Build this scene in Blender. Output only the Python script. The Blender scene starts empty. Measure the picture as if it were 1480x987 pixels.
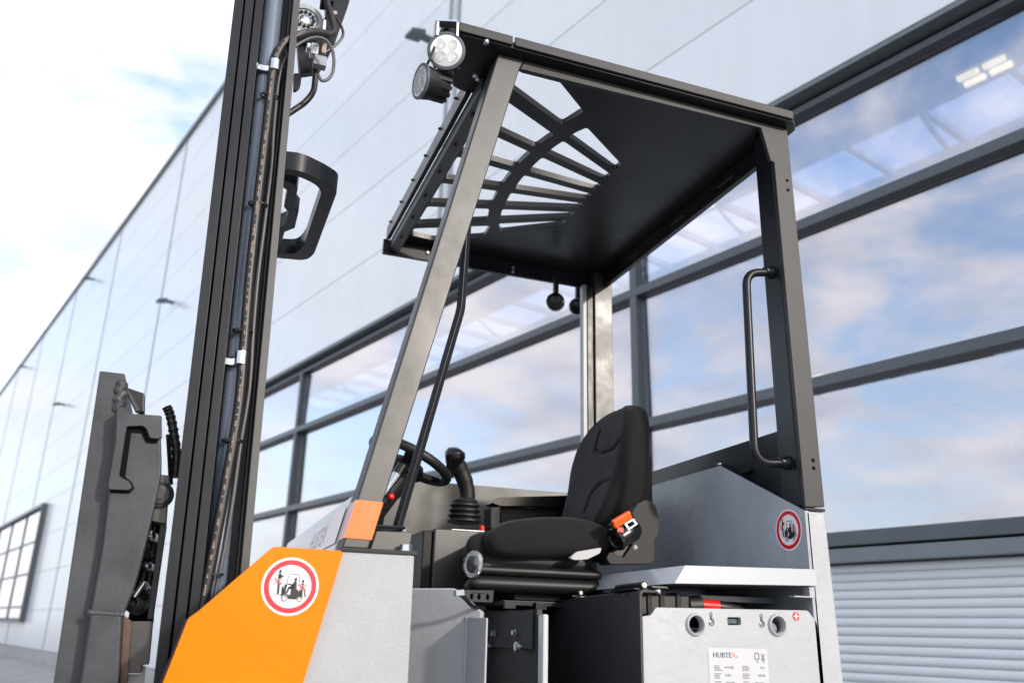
import bpy, bmesh, math, random
from mathutils import Vector, Matrix
from mathutils.geometry import tessellate_polygon
random.seed(7)
C = bpy.context.scene.collection
R = math.radians

# ------------------------------------------------------------------ camera
H = 1.12            # eye height above the ground, metres
K = 1.15            # measured truck units -> metres
F, PI_, RO, YB, YV = 1227.2, 0.33037, 0.024627, -0.639466, -0.350956   # focal px, pitch, roll, wall yaw, truck yaw
cam = bpy.data.cameras.new('camera'); camo = bpy.data.objects.new('camera', cam); C.objects.link(camo)
fw = Vector((-math.sin(YV), math.cos(YV), 0))            # camera heading in truck axes
rt = Vector((fw.y, -fw.x, 0)); up = Vector((0, 0, 1))
fwd = fw*math.cos(PI_) + up*math.sin(PI_); u2 = up*math.cos(PI_) - fw*math.sin(PI_)
xr = rt*math.cos(RO) + u2*math.sin(RO); yr = u2*math.cos(RO) - rt*math.sin(RO)
m = Matrix((xr, yr, -fwd)).transposed().to_4x4(); m.translation = (0, 0, H); camo.matrix_world = m
cam.sensor_width = 36; cam.lens = F*36/1480; cam.clip_start = 0.05; cam.clip_end = 3000
cam.dof.use_dof = True; cam.dof.focus_distance = 2.28; cam.dof.aperture_fstop = 2.8; cam.dof.aperture_blades = 9
bpy.context.scene.camera = camo

# ------------------------------------------------------------------ sky, sun, exposure
SUN = Vector((0.45, -0.893, 0)).normalized()*math.cos(R(20)) + Vector((0, 0, math.sin(R(20))))
w = bpy.data.worlds.new('World'); bpy.context.scene.world = w; w.use_nodes = True
N = w.node_tree.nodes; L = w.node_tree.links; N.clear()
def wn(t, **k):
    n = N.new(t)
    for a, b in k.items(): setattr(n, a, b)
    return n
sky = wn('ShaderNodeTexSky', sky_type='NISHITA', sun_disc=False, sun_elevation=R(20), sun_rotation=math.atan2(SUN.x, SUN.y), air_density=1.0, dust_density=3.0, ozone_density=2.0)
tc = wn('ShaderNodeTexCoord'); sx = wn('ShaderNodeSeparateXYZ'); L.new(tc.outputs['Generated'], sx.inputs[0])
zc = wn('ShaderNodeMath', operation='MAXIMUM'); L.new(sx.outputs[2], zc.inputs[0]); zc.inputs[1].default_value = 0.0
za = wn('ShaderNodeMath', operation='ADD'); L.new(zc.outputs[0], za.inputs[0]); za.inputs[1].default_value = 0.22
dx = wn('ShaderNodeMath', operation='DIVIDE'); dy = wn('ShaderNodeMath', operation='DIVIDE')
for d, i in ((dx, 0), (dy, 1)): L.new(sx.outputs[i], d.inputs[0]); L.new(za.outputs[0], d.inputs[1])
cx = wn('ShaderNodeCombineXYZ'); L.new(dx.outputs[0], cx.inputs[0]); L.new(dy.outputs[0], cx.inputs[1]); cx.inputs[2].default_value = 5.3
no = wn('ShaderNodeTexNoise'); no.inputs['Scale'].default_value = 2.1; no.inputs['Detail'].default_value = 9; no.inputs['Roughness'].default_value = 0.63; no.inputs['Distortion'].default_value = 0.35
L.new(cx.outputs[0], no.inputs['Vector'])
rp = wn('ShaderNodeValToRGB'); rp.color_ramp.elements[0].position = 0.35; rp.color_ramp.elements[1].position = 0.60
rp.color_ramp.interpolation = 'EASE'
L.new(no.outputs[0], rp.inputs[0])
n2 = wn('ShaderNodeTexNoise'); n2.inputs['Scale'].default_value = 4.3; n2.inputs['Detail'].default_value = 6
L.new(cx.outputs[0], n2.inputs['Vector'])
cc = wn('ShaderNodeValToRGB'); cc.color_ramp.elements[0].position = 0.35; cc.color_ramp.elements[0].color = (0.60, 0.63, 0.72, 1)
cc.color_ramp.elements[1].position = 0.62; cc.color_ramp.elements[1].color = (1.0, 0.96, 0.95, 1); L.new(n2.outputs[0], cc.inputs[0])
cs = wn('ShaderNodeMixRGB', blend_type='MULTIPLY'); cs.inputs[0].default_value = 1; L.new(cc.outputs[0], cs.inputs[1]); cs.inputs[2].default_value = (3.6, 3.6, 3.65, 1)
mx = wn('ShaderNodeMixRGB'); L.new(rp.outputs[0], mx.inputs[0]); L.new(sky.outputs[0], mx.inputs[1]); L.new(cs.outputs[0], mx.inputs[2])
hz = wn('ShaderNodeMath', operation='SUBTRACT'); hz.inputs[0].default_value = 1.0; L.new(zc.outputs[0], hz.inputs[1])
hp0 = wn('ShaderNodeMath', operation='POWER'); L.new(hz.outputs[0], hp0.inputs[0]); hp0.inputs[1].default_value = 4.0
hm = wn('ShaderNodeMath', operation='MULTIPLY'); L.new(hp0.outputs[0], hm.inputs[0]); hm.inputs[1].default_value = 0.8
mh = wn('ShaderNodeMixRGB'); L.new(hm.outputs[0], mh.inputs[0]); L.new(mx.outputs[0], mh.inputs[1]); mh.inputs[2].default_value = (3.3, 3.4, 3.55, 1)
bg = wn('ShaderNodeBackground'); bg.inputs[1].default_value = 0.11; L.new(mh.outputs[0], bg.inputs[0])
wo = wn('ShaderNodeOutputWorld'); L.new(bg.outputs[0], wo.inputs[0])
sl = bpy.data.lights.new('sun', 'SUN'); sl.energy = 0.85; sl.angle = R(2.5); sl.color = (1.0, 0.92, 0.84)
so = bpy.data.objects.new('sun', sl); C.objects.link(so); so.rotation_euler = SUN.to_track_quat('Z', 'Y').to_euler(); so.location = SUN*30
vs = bpy.context.scene.view_settings; vs.view_transform = 'Standard'; vs.look = 'None'; vs.gamma = 1; vs.exposure = 1.90
cy = bpy.context.scene.cycles; cy.max_bounces = 6; cy.diffuse_bounces = 2; cy.glossy_bounces = 3; cy.transparent_max_bounces = 10; cy.caustics_reflective = False; cy.caustics_refractive = False

# ------------------------------------------------------------------ materials
MATS = {}
def mat(name, col, rough=0.5, metal=0.0, bump=None, var=0.0, vscale=6, rvar=0.0, coat=0.0, emit=None, spec=0.5, rand=0.0, sheen=0.0):
    m = bpy.data.materials.new(name); m.use_nodes = True; MATS[name] = m
    nt = m.node_tree; b = nt.nodes['Principled BSDF']; lk = nt.links
    b.inputs['Base Color'].default_value = (*col, 1); b.inputs['Roughness'].default_value = rough; b.inputs['Metallic'].default_value = metal
    b.inputs['Coat Weight'].default_value = coat; b.inputs['Coat Roughness'].default_value = 0.12; b.inputs['Specular IOR Level'].default_value = spec
    if sheen: b.inputs['Sheen Weight'].default_value = sheen; b.inputs['Sheen Roughness'].default_value = 0.5
    if emit: b.inputs['Emission Color'].default_value = (*emit[0], 1); b.inputs['Emission Strength'].default_value = emit[1]
    t = nt.nodes.new('ShaderNodeTexCoord')
    if var or rvar:
        n = nt.nodes.new('ShaderNodeTexNoise'); n.inputs['Scale'].default_value = vscale; n.inputs['Detail'].default_value = 6; n.inputs['Roughness'].default_value = 0.65
        lk.new(t.outputs['Object'], n.inputs['Vector'])
        if var:
            mr = nt.nodes.new('ShaderNodeMapRange'); mr.inputs[1].default_value = 0.3; mr.inputs[2].default_value = 0.7; mr.inputs[3].default_value = 1-var; mr.inputs[4].default_value = 1+var
            lk.new(n.outputs[0], mr.inputs[0])
            mm = nt.nodes.new('ShaderNodeMixRGB'); mm.blend_type = 'MULTIPLY'; mm.inputs[0].default_value = 1; mm.inputs[1].default_value = (*col, 1)
            lk.new(mr.outputs[0], mm.inputs[2]); lk.new(mm.outputs[0], b.inputs['Base Color'])
        if rvar:
            mr = nt.nodes.new('ShaderNodeMapRange'); mr.inputs[1].default_value = 0.3; mr.inputs[2].default_value = 0.7; mr.inputs[3].default_value = rough-rvar; mr.inputs[4].default_value = rough+rvar
            lk.new(n.outputs[0], mr.inputs[0]); lk.new(mr.outputs[0], b.inputs['Roughness'])
    if rand:
        oi = nt.nodes.new('ShaderNodeObjectInfo'); mr = nt.nodes.new('ShaderNodeMapRange'); mr.inputs[3].default_value = 1-rand; mr.inputs[4].default_value = 1+rand*0.6; lk.new(oi.outputs['Random'], mr.inputs[0])
        m2 = nt.nodes.new('ShaderNodeMixRGB'); m2.blend_type = 'MULTIPLY'; m2.inputs[0].default_value = 1; m2.inputs[1].default_value = (*col, 1)
        if var: lk.new(mm.outputs[0], m2.inputs[1])
        lk.new(mr.outputs[0], m2.inputs[2]); lk.new(m2.outputs[0], b.inputs['Base Color'])
    if bump:
        n = nt.nodes.new('ShaderNodeTexNoise'); n.inputs['Scale'].default_value = bump[0]; n.inputs['Detail'].default_value = bump[3] if len(bump) > 3 else 4
        lk.new(t.outputs['Object'], n.inputs['Vector'])
        bp = nt.nodes.new('ShaderNodeBump'); bp.inputs['Strength'].default_value = bump[1]; bp.inputs['Distance'].default_value = bump[2]
        lk.new(n.outputs[0], bp.inputs['Height']); lk.new(bp.outputs[0], b.inputs['Normal'])
    return m
black = mat('black_satin_paint', (0.0075, 0.0098, 0.0140), 0.34, bump=(220, 0.04, 0.002), var=0.25, rvar=0.06, vscale=9, spec=0.32)
roofblack = mat('black_roof_paint', (0.008, 0.0083, 0.0095), 0.33, bump=(160, 0.05, 0.002), rvar=0.05, vscale=7, spec=0.4)
pillar_m = mat('anthracite_pillar_paint', (0.020, 0.0195, 0.019), 0.44, bump=(260, 0.025, 0.002), var=0.20, rvar=0.08, vscale=7, spec=0.85)
steel = mat('raw_grey_steel_paint', (0.045, 0.049, 0.055), 0.42, bump=(90, 0.22, 0.002), var=0.3, rvar=0.08, vscale=12, spec=0.35)
grey = mat('light_grey_machine_paint', (0.40, 0.42, 0.445), 0.38, bump=(55, 0.26, 0.004, 3), var=0.05, vscale=5, rvar=0.08, coat=0.15)
grey_rough = mat('coarse_light_grey_paint', (0.34, 0.355, 0.375), 0.5, bump=(210, 0.42, 0.002, 6), var=0.07, vscale=14, rvar=0.08)
grey_mid = mat('slate_grey_machine_paint', (0.37, 0.40, 0.44), 0.30, bump=(60, 0.2, 0.004, 3), var=0.10, vscale=5, rvar=0.12)
orange = mat('orange_machine_paint', (0.74, 0.195, 0.0), 0.34, bump=(22, 0.16, 0.006, 2), var=0.035, rvar=0.08, vscale=7, coat=0.06, spec=0.15)
orange_film = mat('orange_foil_band', (0.74, 0.15, 0.01), 0.28, bump=(30, 0.2, 0.004, 2), var=0.05, coat=0.5)
zinc = mat('zinc_plated_steel', (0.62, 0.65, 0.68), 0.30, metal=1.0, var=0.1, vscale=40)
chrome = mat('polished_steel', (0.75, 0.77, 0.80), 0.12, metal=1.0)
cylm = mat('dark_blue_grey_cylinder_paint', (0.13, 0.165, 0.22), 0.27, rvar=0.05, coat=0.3)
rubber = mat('black_rubber', (0.008, 0.008, 0.0088), 0.5, bump=(120, 0.1, 0.002))
hose_m = mat('black_hydraulic_hose', (0.018, 0.017, 0.017), 0.42, bump=(300, 0.2, 0.001))
fabric = mat('black_seat_fabric', (0.0085, 0.0085, 0.0095), 0.85, bump=(900, 0.5, 0.001), var=0.15, vscale=60, sheen=0.08, spec=0.25)
plastic = mat('black_textured_plastic', (0.009, 0.009, 0.0102), 0.52, bump=(500, 0.2, 0.001), spec=0.3)
charcoal = mat('charcoal_sheet_paint', (0.026, 0.0265, 0.029), 0.5, bump=(240, 0.05, 0.002), var=0.1, spec=0.4)
plastic_gloss = mat('glossy_black_plastic', (0.006, 0.006, 0.0066), 0.2)
lever_m = mat('pale_grey_plastic', (0.36, 0.355, 0.37), 0.4)
red = mat('red_plastic', (0.75, 0.012, 0.012), 0.35)
belt_orange = mat('orange_belt_buckle', (0.95, 0.11, 0.01), 0.4)
st_white = mat('sticker_white', (0.82, 0.82, 0.84), 0.3, coat=0.3)
st_red = mat('sticker_red', (0.66, 0.012, 0.03), 0.3, coat=0.3, var=0.12, vscale=90)
st_black = mat('sticker_black', (0.012, 0.012, 0.016), 0.35)
st_dark = mat('print_petrol', (0.03, 0.07, 0.09), 0.4)
st_blue = mat('print_blue', (0.02, 0.17, 0.45), 0.4)
st_grey = mat('print_grey', (0.14, 0.14, 0.16), 0.5)
st_orange = mat('print_orange', (0.9, 0.2, 0.03), 0.4)
label_m = mat('label_film', (0.50, 0.515, 0.55), 0.35)
cowl_m = mat('silver_cowl_paint', (0.48, 0.505, 0.535), 0.22, coat=0.6, bump=(30, 0.08, 0.003))
copper = mat('hose_print_copper', (0.42, 0.31, 0.26), 0.4)
lens_w = mat('lamp_reflector_white', (0.85, 0.86, 0.88), 0.18, metal=0.6)
lens_d = mat('lamp_facet_chrome', (0.62, 0.62, 0.60), 0.12, metal=1.0, bump=(420, 1.0, 0.004))
clad = mat('white_metal_cladding', (0.86, 0.885, 0.91), 0.34, metal=0.0, bump=(3, 0.06, 0.01), var=0.025, vscale=1.5, coat=0.45, rand=0.03)
_nt = clad.node_tree; _b = _nt.nodes['Principled BSDF']; _src = _b.inputs['Base Color'].links[0].from_socket
_tc = _nt.nodes.new('ShaderNodeTexCoord'); _mp = _nt.nodes.new('ShaderNodeMapping'); _mp.inputs['Scale'].default_value = (2.6, 2.6, 0.10); _nt.links.new(_tc.outputs['Object'], _mp.inputs[0])
_n = _nt.nodes.new('ShaderNodeTexNoise'); _n.inputs['Scale'].default_value = 2.0; _n.inputs['Detail'].default_value = 5; _nt.links.new(_mp.outputs[0], _n.inputs['Vector'])
_r = _nt.nodes.new('ShaderNodeMapRange'); _r.inputs[1].default_value = 0.3; _r.inputs[2].default_value = 0.65; _r.inputs[3].default_value = 0.975; _r.inputs[4].default_value = 1.01; _nt.links.new(_n.outputs[0], _r.inputs[0])
_m = _nt.nodes.new('ShaderNodeMixRGB'); _m.blend_type = 'MULTIPLY'; _m.inputs[0].default_value = 1; _nt.links.new(_src, _m.inputs[1]); _nt.links.new(_r.outputs[0], _m.inputs[2]); _nt.links.new(_m.outputs[0], _b.inputs['Base Color'])
trim = mat('anthracite_frame_paint', (0.085, 0.10, 0.115), 0.38, var=0.08)
trim_l = mat('slate_flashing_paint', (0.17, 0.20, 0.22), 0.35, var=0.08)
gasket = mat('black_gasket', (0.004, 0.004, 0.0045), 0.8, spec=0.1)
jointm = mat('joint_profile_paint', (0.30, 0.34, 0.37), 0.4)
slatm = mat('white_shutter_paint', (0.76, 0.80, 0.83), 0.4, var=0.03)
wallm = mat('hall_interior_grey', (0.14, 0.17, 0.22), 0.7, var=0.05)
ceilm = mat('hall_ceiling_sheet', (0.20, 0.24, 0.31), 0.6)
floorm = mat('hall_floor_screed', (0.30, 0.30, 0.30), 0.5, var=0.1)
frame_in = mat('skylight_bar_paint', (0.10, 0.12, 0.16), 0.5)
clay = mat('terracotta_drum_paint', (0.75, 0.30, 0.18), 0.5, var=0.1)
tube_e = mat('lamp_tube', (0.9, 0.9, 0.9), 0.4, emit=((1.0, 0.66, 0.26), 1.1)); tube_e.cycles.emission_sampling = 'NONE'
concrete = mat('grey_paving', (0.36, 0.355, 0.345), 0.85, bump=(25, 0.4, 0.01), var=0.2, vscale=1.2)
plinth_m = mat('plinth_render', (0.42, 0.42, 0.41), 0.8, bump=(60, 0.3, 0.004), var=0.15, vscale=3)
leafm = mat('grass_green', (0.07, 0.10, 0.03), 0.8, var=0.3, vscale=8)
def glassmat(name, tint, base, ior):
    m = bpy.data.materials.new(name); m.use_nodes = True; nt = m.node_tree; nt.nodes.clear(); lk = nt.links
    tr = nt.nodes.new('ShaderNodeBsdfTransparent'); tr.inputs[0].default_value = (*tint, 1)
    gl = nt.nodes.new('ShaderNodeBsdfGlossy'); gl.inputs[0].default_value = (1.0, 0.965, 0.975, 1); gl.inputs['Roughness'].default_value = 0.0
    lw = nt.nodes.new('ShaderNodeLayerWeight'); lw.inputs[0].default_value = 0.5
    po = nt.nodes.new('ShaderNodeMath'); po.operation = 'POWER'; po.inputs[1].default_value = ior; lk.new(lw.outputs['Facing'], po.inputs[0])
    ad = nt.nodes.new('ShaderNodeMath'); ad.operation = 'MULTIPLY_ADD'; ad.use_clamp = True; ad.inputs[1].default_value = 1-base; ad.inputs[2].default_value = base; lk.new(po.outputs[0], ad.inputs[0])
    t = nt.nodes.new('ShaderNodeTexCoord'); n = nt.nodes.new('ShaderNodeTexNoise'); n.inputs['Scale'].default_value = 0.8; n.inputs['Detail'].default_value = 1; lk.new(t.outputs['Object'], n.inputs['Vector'])
    bp = nt.nodes.new('ShaderNodeBump'); bp.inputs['Strength'].default_value = 0.03; bp.inputs['Distance'].default_value = 0.02; lk.new(n.outputs[0], bp.inputs['Height']); lk.new(bp.outputs[0], gl.inputs['Normal'])
    mx = nt.nodes.new('ShaderNodeMixShader'); lk.new(ad.outputs[0], mx.inputs[0]); lk.new(tr.outputs[0], mx.inputs[1]); lk.new(gl.outputs[0], mx.inputs[2])
    o = nt.nodes.new('ShaderNodeOutputMaterial'); lk.new(mx.outputs[0], o.inputs[0])
    return m
glass = glassmat('window_glass', (0.60, 0.68, 0.80), 0.44, 2.8)
clear = glassmat('clear_plastic_cover', (0.95, 0.96, 0.98), 0.05, 5)

# ------------------------------------------------------------------ mesh helpers
def ray(u, v):
    x = (u-740)/F; y = -(v-493.5)/F
    c, s = math.cos(RO), math.sin(RO); x, y = c*x-s*y, s*x+c*y
    c, s = math.cos(PI_), math.sin(PI_); y, z = y*c+s, c-y*s
    return Vector((x*math.cos(YV)-z*math.sin(YV), x*math.sin(YV)+z*math.cos(YV), y))
def at(u, v, x=None, y=None, z=None):
    r = ray(u, v)
    return r*(x/r.x) if x is not None else r*(y/r.y) if y is not None else r*(z/r.z)
def xz(pts, y): return [(lambda p: (p.x, p.z))(at(u, v, y=y)) for u, v in pts]
def yz(pts, x): return [(lambda p: (p.y, p.z))(at(u, v, x=x)) for u, v in pts]
def xy(pts, z): return [(lambda p: (p.x, p.y))(at(u, v, z=z)) for u, v in pts]
def V(p): return Vector((p[0]*K, p[1]*K, p[2]*K+H))
def rnd(pts, r, n=4):
    out = []; k = len(pts)
    for i, p in enumerate(pts):
        rr = r[i] if isinstance(r, (list, tuple)) else r
        p = Vector(p); a = Vector(pts[i-1])-p; b = Vector(pts[(i+1) % k])-p
        q = min(rr, a.length*0.48, b.length*0.48)
        if q < 1e-6: out.append(tuple(p)); continue
        a = p+a.normalized()*q; b = p+b.normalized()*q
        for j in range(n+1):
            t = j/n; out.append(tuple(a*(1-t)**2+p*2*t*(1-t)+b*t*t))
    return out
def circ(cx, cy, r, n=24, ry=None): return [(cx+r*math.cos(2*math.pi*i/n), cy+(ry or r)*math.sin(2*math.pi*i/n)) for i in range(n)]
class MB:
    def __init__(s, xf=None): s.v = []; s.f = []; s.m = []; s.xf = xf
    def add(s, vs, fs, mi=0):
        o = len(s.v)
        s.v += [Vector(s.xf(Vector(p))) if s.xf else Vector(p) for p in vs]
        for f in fs: s.f.append([i+o for i in f]); s.m.append(mi)
        return s
    def box(s, x0, x1, y0, y1, z0, z1, mi=0):
        return s.add([(x0,y0,z0),(x1,y0,z0),(x1,y1,z0),(x0,y1,z0),(x0,y0,z1),(x1,y0,z1),(x1,y1,z1),(x0,y1,z1)], [(0,3,2,1),(4,5,6,7),(0,1,5,4),(1,2,6,5),(2,3,7,6),(3,0,4,7)], mi)
    def prism(s, ax, outer, c0, c1, holes=(), mi=0):
        g = {'x': lambda a, b, c: (c, a, b), 'y': lambda a, b, c: (a, c, b), 'z': lambda a, b, c: (a, b, c)}[ax]
        loops = [list(outer)]+[list(h) for h in holes]; flat = [p for l in loops for p in l]; n = len(flat)
        if not holes and len(outer) <= 12 and s._convex(outer): tris = [tuple(range(n))]
        else: tris = tessellate_polygon([[Vector((a, b, 0)) for a, b in l] for l in loops])
        vs = [g(a, b, c0) for a, b in flat]+[g(a, b, c1) for a, b in flat]
        fs = [tuple(t) for t in tris]+[tuple(i+n for i in reversed(t)) for t in tris]
        o = 0
        for l in loops:
            k = len(l)
            fs += [(o+i, o+(i+1) % k, o+(i+1) % k+n, o+i+n) for i in range(k)]; o += k
        return s.add(vs, fs, mi)
    @staticmethod
    def _convex(p):
        sg = 0; k = len(p)
        for i in range(k):
            a, b, c = p[i], p[(i+1) % k], p[(i+2) % k]
            q = (b[0]-a[0])*(c[1]-b[1])-(b[1]-a[1])*(c[0]-b[0])
            if abs(q) < 1e-12: continue
            if sg == 0: sg = 1 if q > 0 else -1
            elif q*sg < 0: return False
        return True
    def loft(s, rings, cap=True, mi=0, closed=True):
        n = len(rings[0]); vs = [p for r in rings for p in r]; fs = []
        for i in range(len(rings)-1):
            for j in range(n if closed else n-1):
                k = (j+1) % n; fs.append((i*n+j, i*n+k, (i+1)*n+k, (i+1)*n+j))
        if cap: fs += [tuple(reversed(range(n))), tuple(range((len(rings)-1)*n, len(rings)*n))]
        return s.add(vs, fs, mi)
    def tube(s, path, r, n=12, mi=0, cap=True, sq=None):
        P = [Vector(p) for p in path]; rings = []; ref = None
        for i, p in enumerate(P):
            t = (P[min(i+1, len(P)-1)]-P[max(i-1, 0)]).normalized()
            if ref is None: ref = t.orthogonal().normalized() if sq is None else (Vector(sq)-t*t.dot(Vector(sq))).normalized()
            else: ref = (ref-t*t.dot(ref)).normalized()
            b = t.cross(ref); rr = r[i] if isinstance(r, list) else r
            if sq is not None: w, h = rr if isinstance(rr, tuple) else (rr, rr); rings.append([p+ref*w*a+b*h*c for a, c in ((-1,-1),(1,-1),(1,1),(-1,1))])
            else: rings.append([p+(ref*math.cos(2*math.pi*j/n)+b*math.sin(2*math.pi*j/n))*rr for j in range(n)])
        return s.loft(rings, cap, mi)
    def lathe(s, o, d, prof, n=24, mi=0, cap=True):
        o = Vector(o); d = Vector(d).normalized(); a = d.orthogonal().normalized(); b = d.cross(a)
        return s.loft([[o+d*h+(a*math.cos(2*math.pi*j/n)+b*math.sin(2*math.pi*j/n))*r for j in range(n)] for r, h in prof], cap, mi)
def smooth(path, n=6):
    P = [Vector(p) for p in path]; out = []
    for i in range(len(P)-1):
        a = P[max(i-1, 0)]; b = P[i]; c = P[i+1]; d = P[min(i+2, len(P)-1)]
        for j in range(n):
            t = j/n; out.append(0.5*((2*b)+(c-a)*t+(2*a-5*b+4*c-d)*t*t+(3*b-a-3*c+d)*t**3))
    return out+[P[-1]]
def bend(path, r, n=6):
    P = [Vector(p) for p in path]; out = [P[0]]
    for i in range(1, len(P)-1):
        a = P[i-1]-P[i]; b = P[i+1]-P[i]; q = min(r, a.length*0.49, b.length*0.49)
        a = P[i]+a.normalized()*q; b = P[i]+b.normalized()*q
        out += [a*(1-j/n)**2+P[i]*2*(j/n)*(1-j/n)+b*(j/n)**2 for j in range(n+1)]
    return out+[P[-1]]
OFF = {}
def root(name, loc, label, cat, group=None, kind=None):
    o = bpy.data.objects.new(name, None); C.objects.link(o); o.location = loc; o.empty_display_size = 0.3
    o['label'] = label; o['category'] = cat
    if group: o['group'] = group
    OFF[o] = Vector(loc); return o
def mesh(name, mb, mats, off=Vector((0, 0, 0)), sc=True, ang=38):
    me = bpy.data.meshes.new(name)
    me.from_pydata([tuple((V(p) if sc else Vector(p))-off) for p in mb.v], [], mb.f)
    for mm in (mats if isinstance(mats, (list, tuple)) else [mats]): me.materials.append(mm)
    me.polygons.foreach_set('material_index', mb.m)
    bm = bmesh.new(); bm.from_mesh(me); bmesh.ops.recalc_face_normals(bm, faces=bm.faces); bm.to_mesh(me); bm.free()
    me.polygons.foreach_set('use_smooth', [True]*len(me.polygons)); me.set_sharp_from_angle(angle=R(ang)); me.update()
    return me
def obj(name, mb, mats, parent=None, bev=0.0, sc=True, label=None, ang=38, seg=2):
    off = Vector((0, 0, 0)); p = parent
    while p is not None: off = OFF.get(p, off); p = p.parent
    o = bpy.data.objects.new(name, mesh(name, mb, mats, off, sc, ang)); C.objects.link(o); o.parent = parent
    if bev:
        b = o.modifiers.new('edge', 'BEVEL'); b.width = bev; b.segments = seg; b.limit_method = 'ANGLE'; b.angle_limit = R(40); b.harden_normals = True
    if label: o['label'] = label
    return o
def copies(o, offs):
    for d in offs:
        c = o.copy(); C.objects.link(c); c.parent = o.parent; c.location = o.location+Vector(d)*K
def text_mb(mb, s, o, ax, ay, h, mi=0, align='LEFT', depth=0.0, xs=1.0):
    cu = bpy.data.curves.new('t', 'FONT'); cu.body = s; cu.size = 1; cu.align_x = align; cu.resolution_u = 2
    ob = bpy.data.objects.new('t', cu); C.objects.link(ob); bpy.context.view_layer.update()
    me = bpy.data.meshes.new_from_object(ob.evaluated_get(bpy.context.evaluated_depsgraph_get()))
    o = Vector(o); ax = Vector(ax); ay = Vector(ay)
    mb.add([o+ax*(v.co.x*h*xs)+ay*(v.co.y*h) for v in me.vertices], [tuple(p.vertices) for p in me.polygons], mi)
    wd = max([v.co.x for v in me.vertices] or [0])*h*xs
    bpy.data.objects.remove(ob); bpy.data.curves.remove(cu); bpy.data.meshes.remove(me); return wd

# ------------------------------------------------------------------ the setting: ground
AW = YB-YV; WU = Vector((math.sin(AW), math.cos(AW), 0)); WN = Vector((math.cos(AW), -math.sin(AW), 0)); WD = 4.3712; Q = H
def BW(p): return WU*(p[0]*Q)+WN*((WD+p[1])*Q)+Vector((0, 0, p[2]*Q))      # along wall, into wall, height -> world
def bmb(): return MB(BW)
g = MB(); g.add([(-600, -600, 0), (600, -600, 0), (600, 600, 0), (-600, 600, 0)], [(0, 1, 2, 3)])
o = obj('ground', g, concrete, sc=False); o['kind'] = 'structure'; o['label'] = 'grey paved yard around the truck and hall'

# ------------------------------------------------------------------ the hall
hall = root('industrial_hall', BW((4, 0, 0)), 'white clad industrial hall with long window band behind the forklift', 'building')
JS = [-5.8, 0.6, 7.18, 13.05, 19.4, 25.7, 32.08, 38.6, 45.1, 51.5, 58.0]
ZS = [4.49, 5.41, 6.45, 7.42, 8.37, 9.35, 10.35, 11.35, 12.28]
ZL = [0.30, 1.30, 2.35, 3.42, 4.49]
EW = 14.2           # the window band ends here
FW0, FW1, FZ0, FZ1 = 29.3, 41.5, 1.05, 4.30     # opening of the far window
bk = bmb().box(-5.8, 58, 0.10, 0.22, 4.40, 12.28); bk.box(EW, FW0, 0.10, 0.22, 0, 4.40); bk.box(FW1, 58, 0.10, 0.22, 0, 4.40); bk.box(FW0, FW1, 0.10, 0.22, 0, FZ0); bk.box(FW0, FW1, 0.10, 0.22, FZ1, 4.40)
bk.box(-5.8, EW, 0.10, 0.22, -0.1, 0.05)
obj('wall_core', bk, jointm, hall, sc=False)
gp = 0.012
def clad_panel(s0, s1, z0, z1): obj('wall_panel', bmb().box(s0+gp, s1-gp, 0.0, 0.09, z0+0.004, z1-0.004), clad, hall, bev=0.004, sc=False)
for i in range(len(JS)-1):
    for j in range(len(ZS)-1): clad_panel(JS[i], JS[i+1], ZS[j], ZS[j+1])
    a, b = max(JS[i], EW+0.1), JS[i+1]
    if b <= a: continue
    for j in range(len(ZL)-1):
        z0, z1 = ZL[j], ZL[j+1]
        segs = [(a, b)]
        if b > FW0 and a < FW1 and z1 > FZ0 and z0 < FZ1:
            segs = [(a, min(b, FW0)), (max(a, FW1), b)]
            for zz0, zz1 in ((z0, FZ0), (FZ1, z1)):
                if zz1 > zz0+0.03 and zz1-zz0 < 1.2: clad_panel(max(a, FW0), min(b, FW1), zz0, zz1)
        for p, q in segs:
            if q-p > 0.05: clad_panel(p, q, z0, z1)
for s in JS:
    for d in ((0,) if s != 7.18 else (-0.09, 0.09)):
        obj('joint_cover', bmb().box(s+d-0.035, s+d+0.035, -0.012, 0.06, ZS[0] if s < EW else 0.30, 12.28), jointm, hall, bev=0.004, sc=False)
obj('parapet_trim', bmb().box(-5.9, 58.1, -0.06, 0.30, 12.28, 12.42), trim, hall, bev=0.006, sc=False)
obj('plinth', bmb().box(EW, 58, -0.03, 0.2, -0.05, 0.29), plinth_m, hall, bev=0.008, sc=False)
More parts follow.
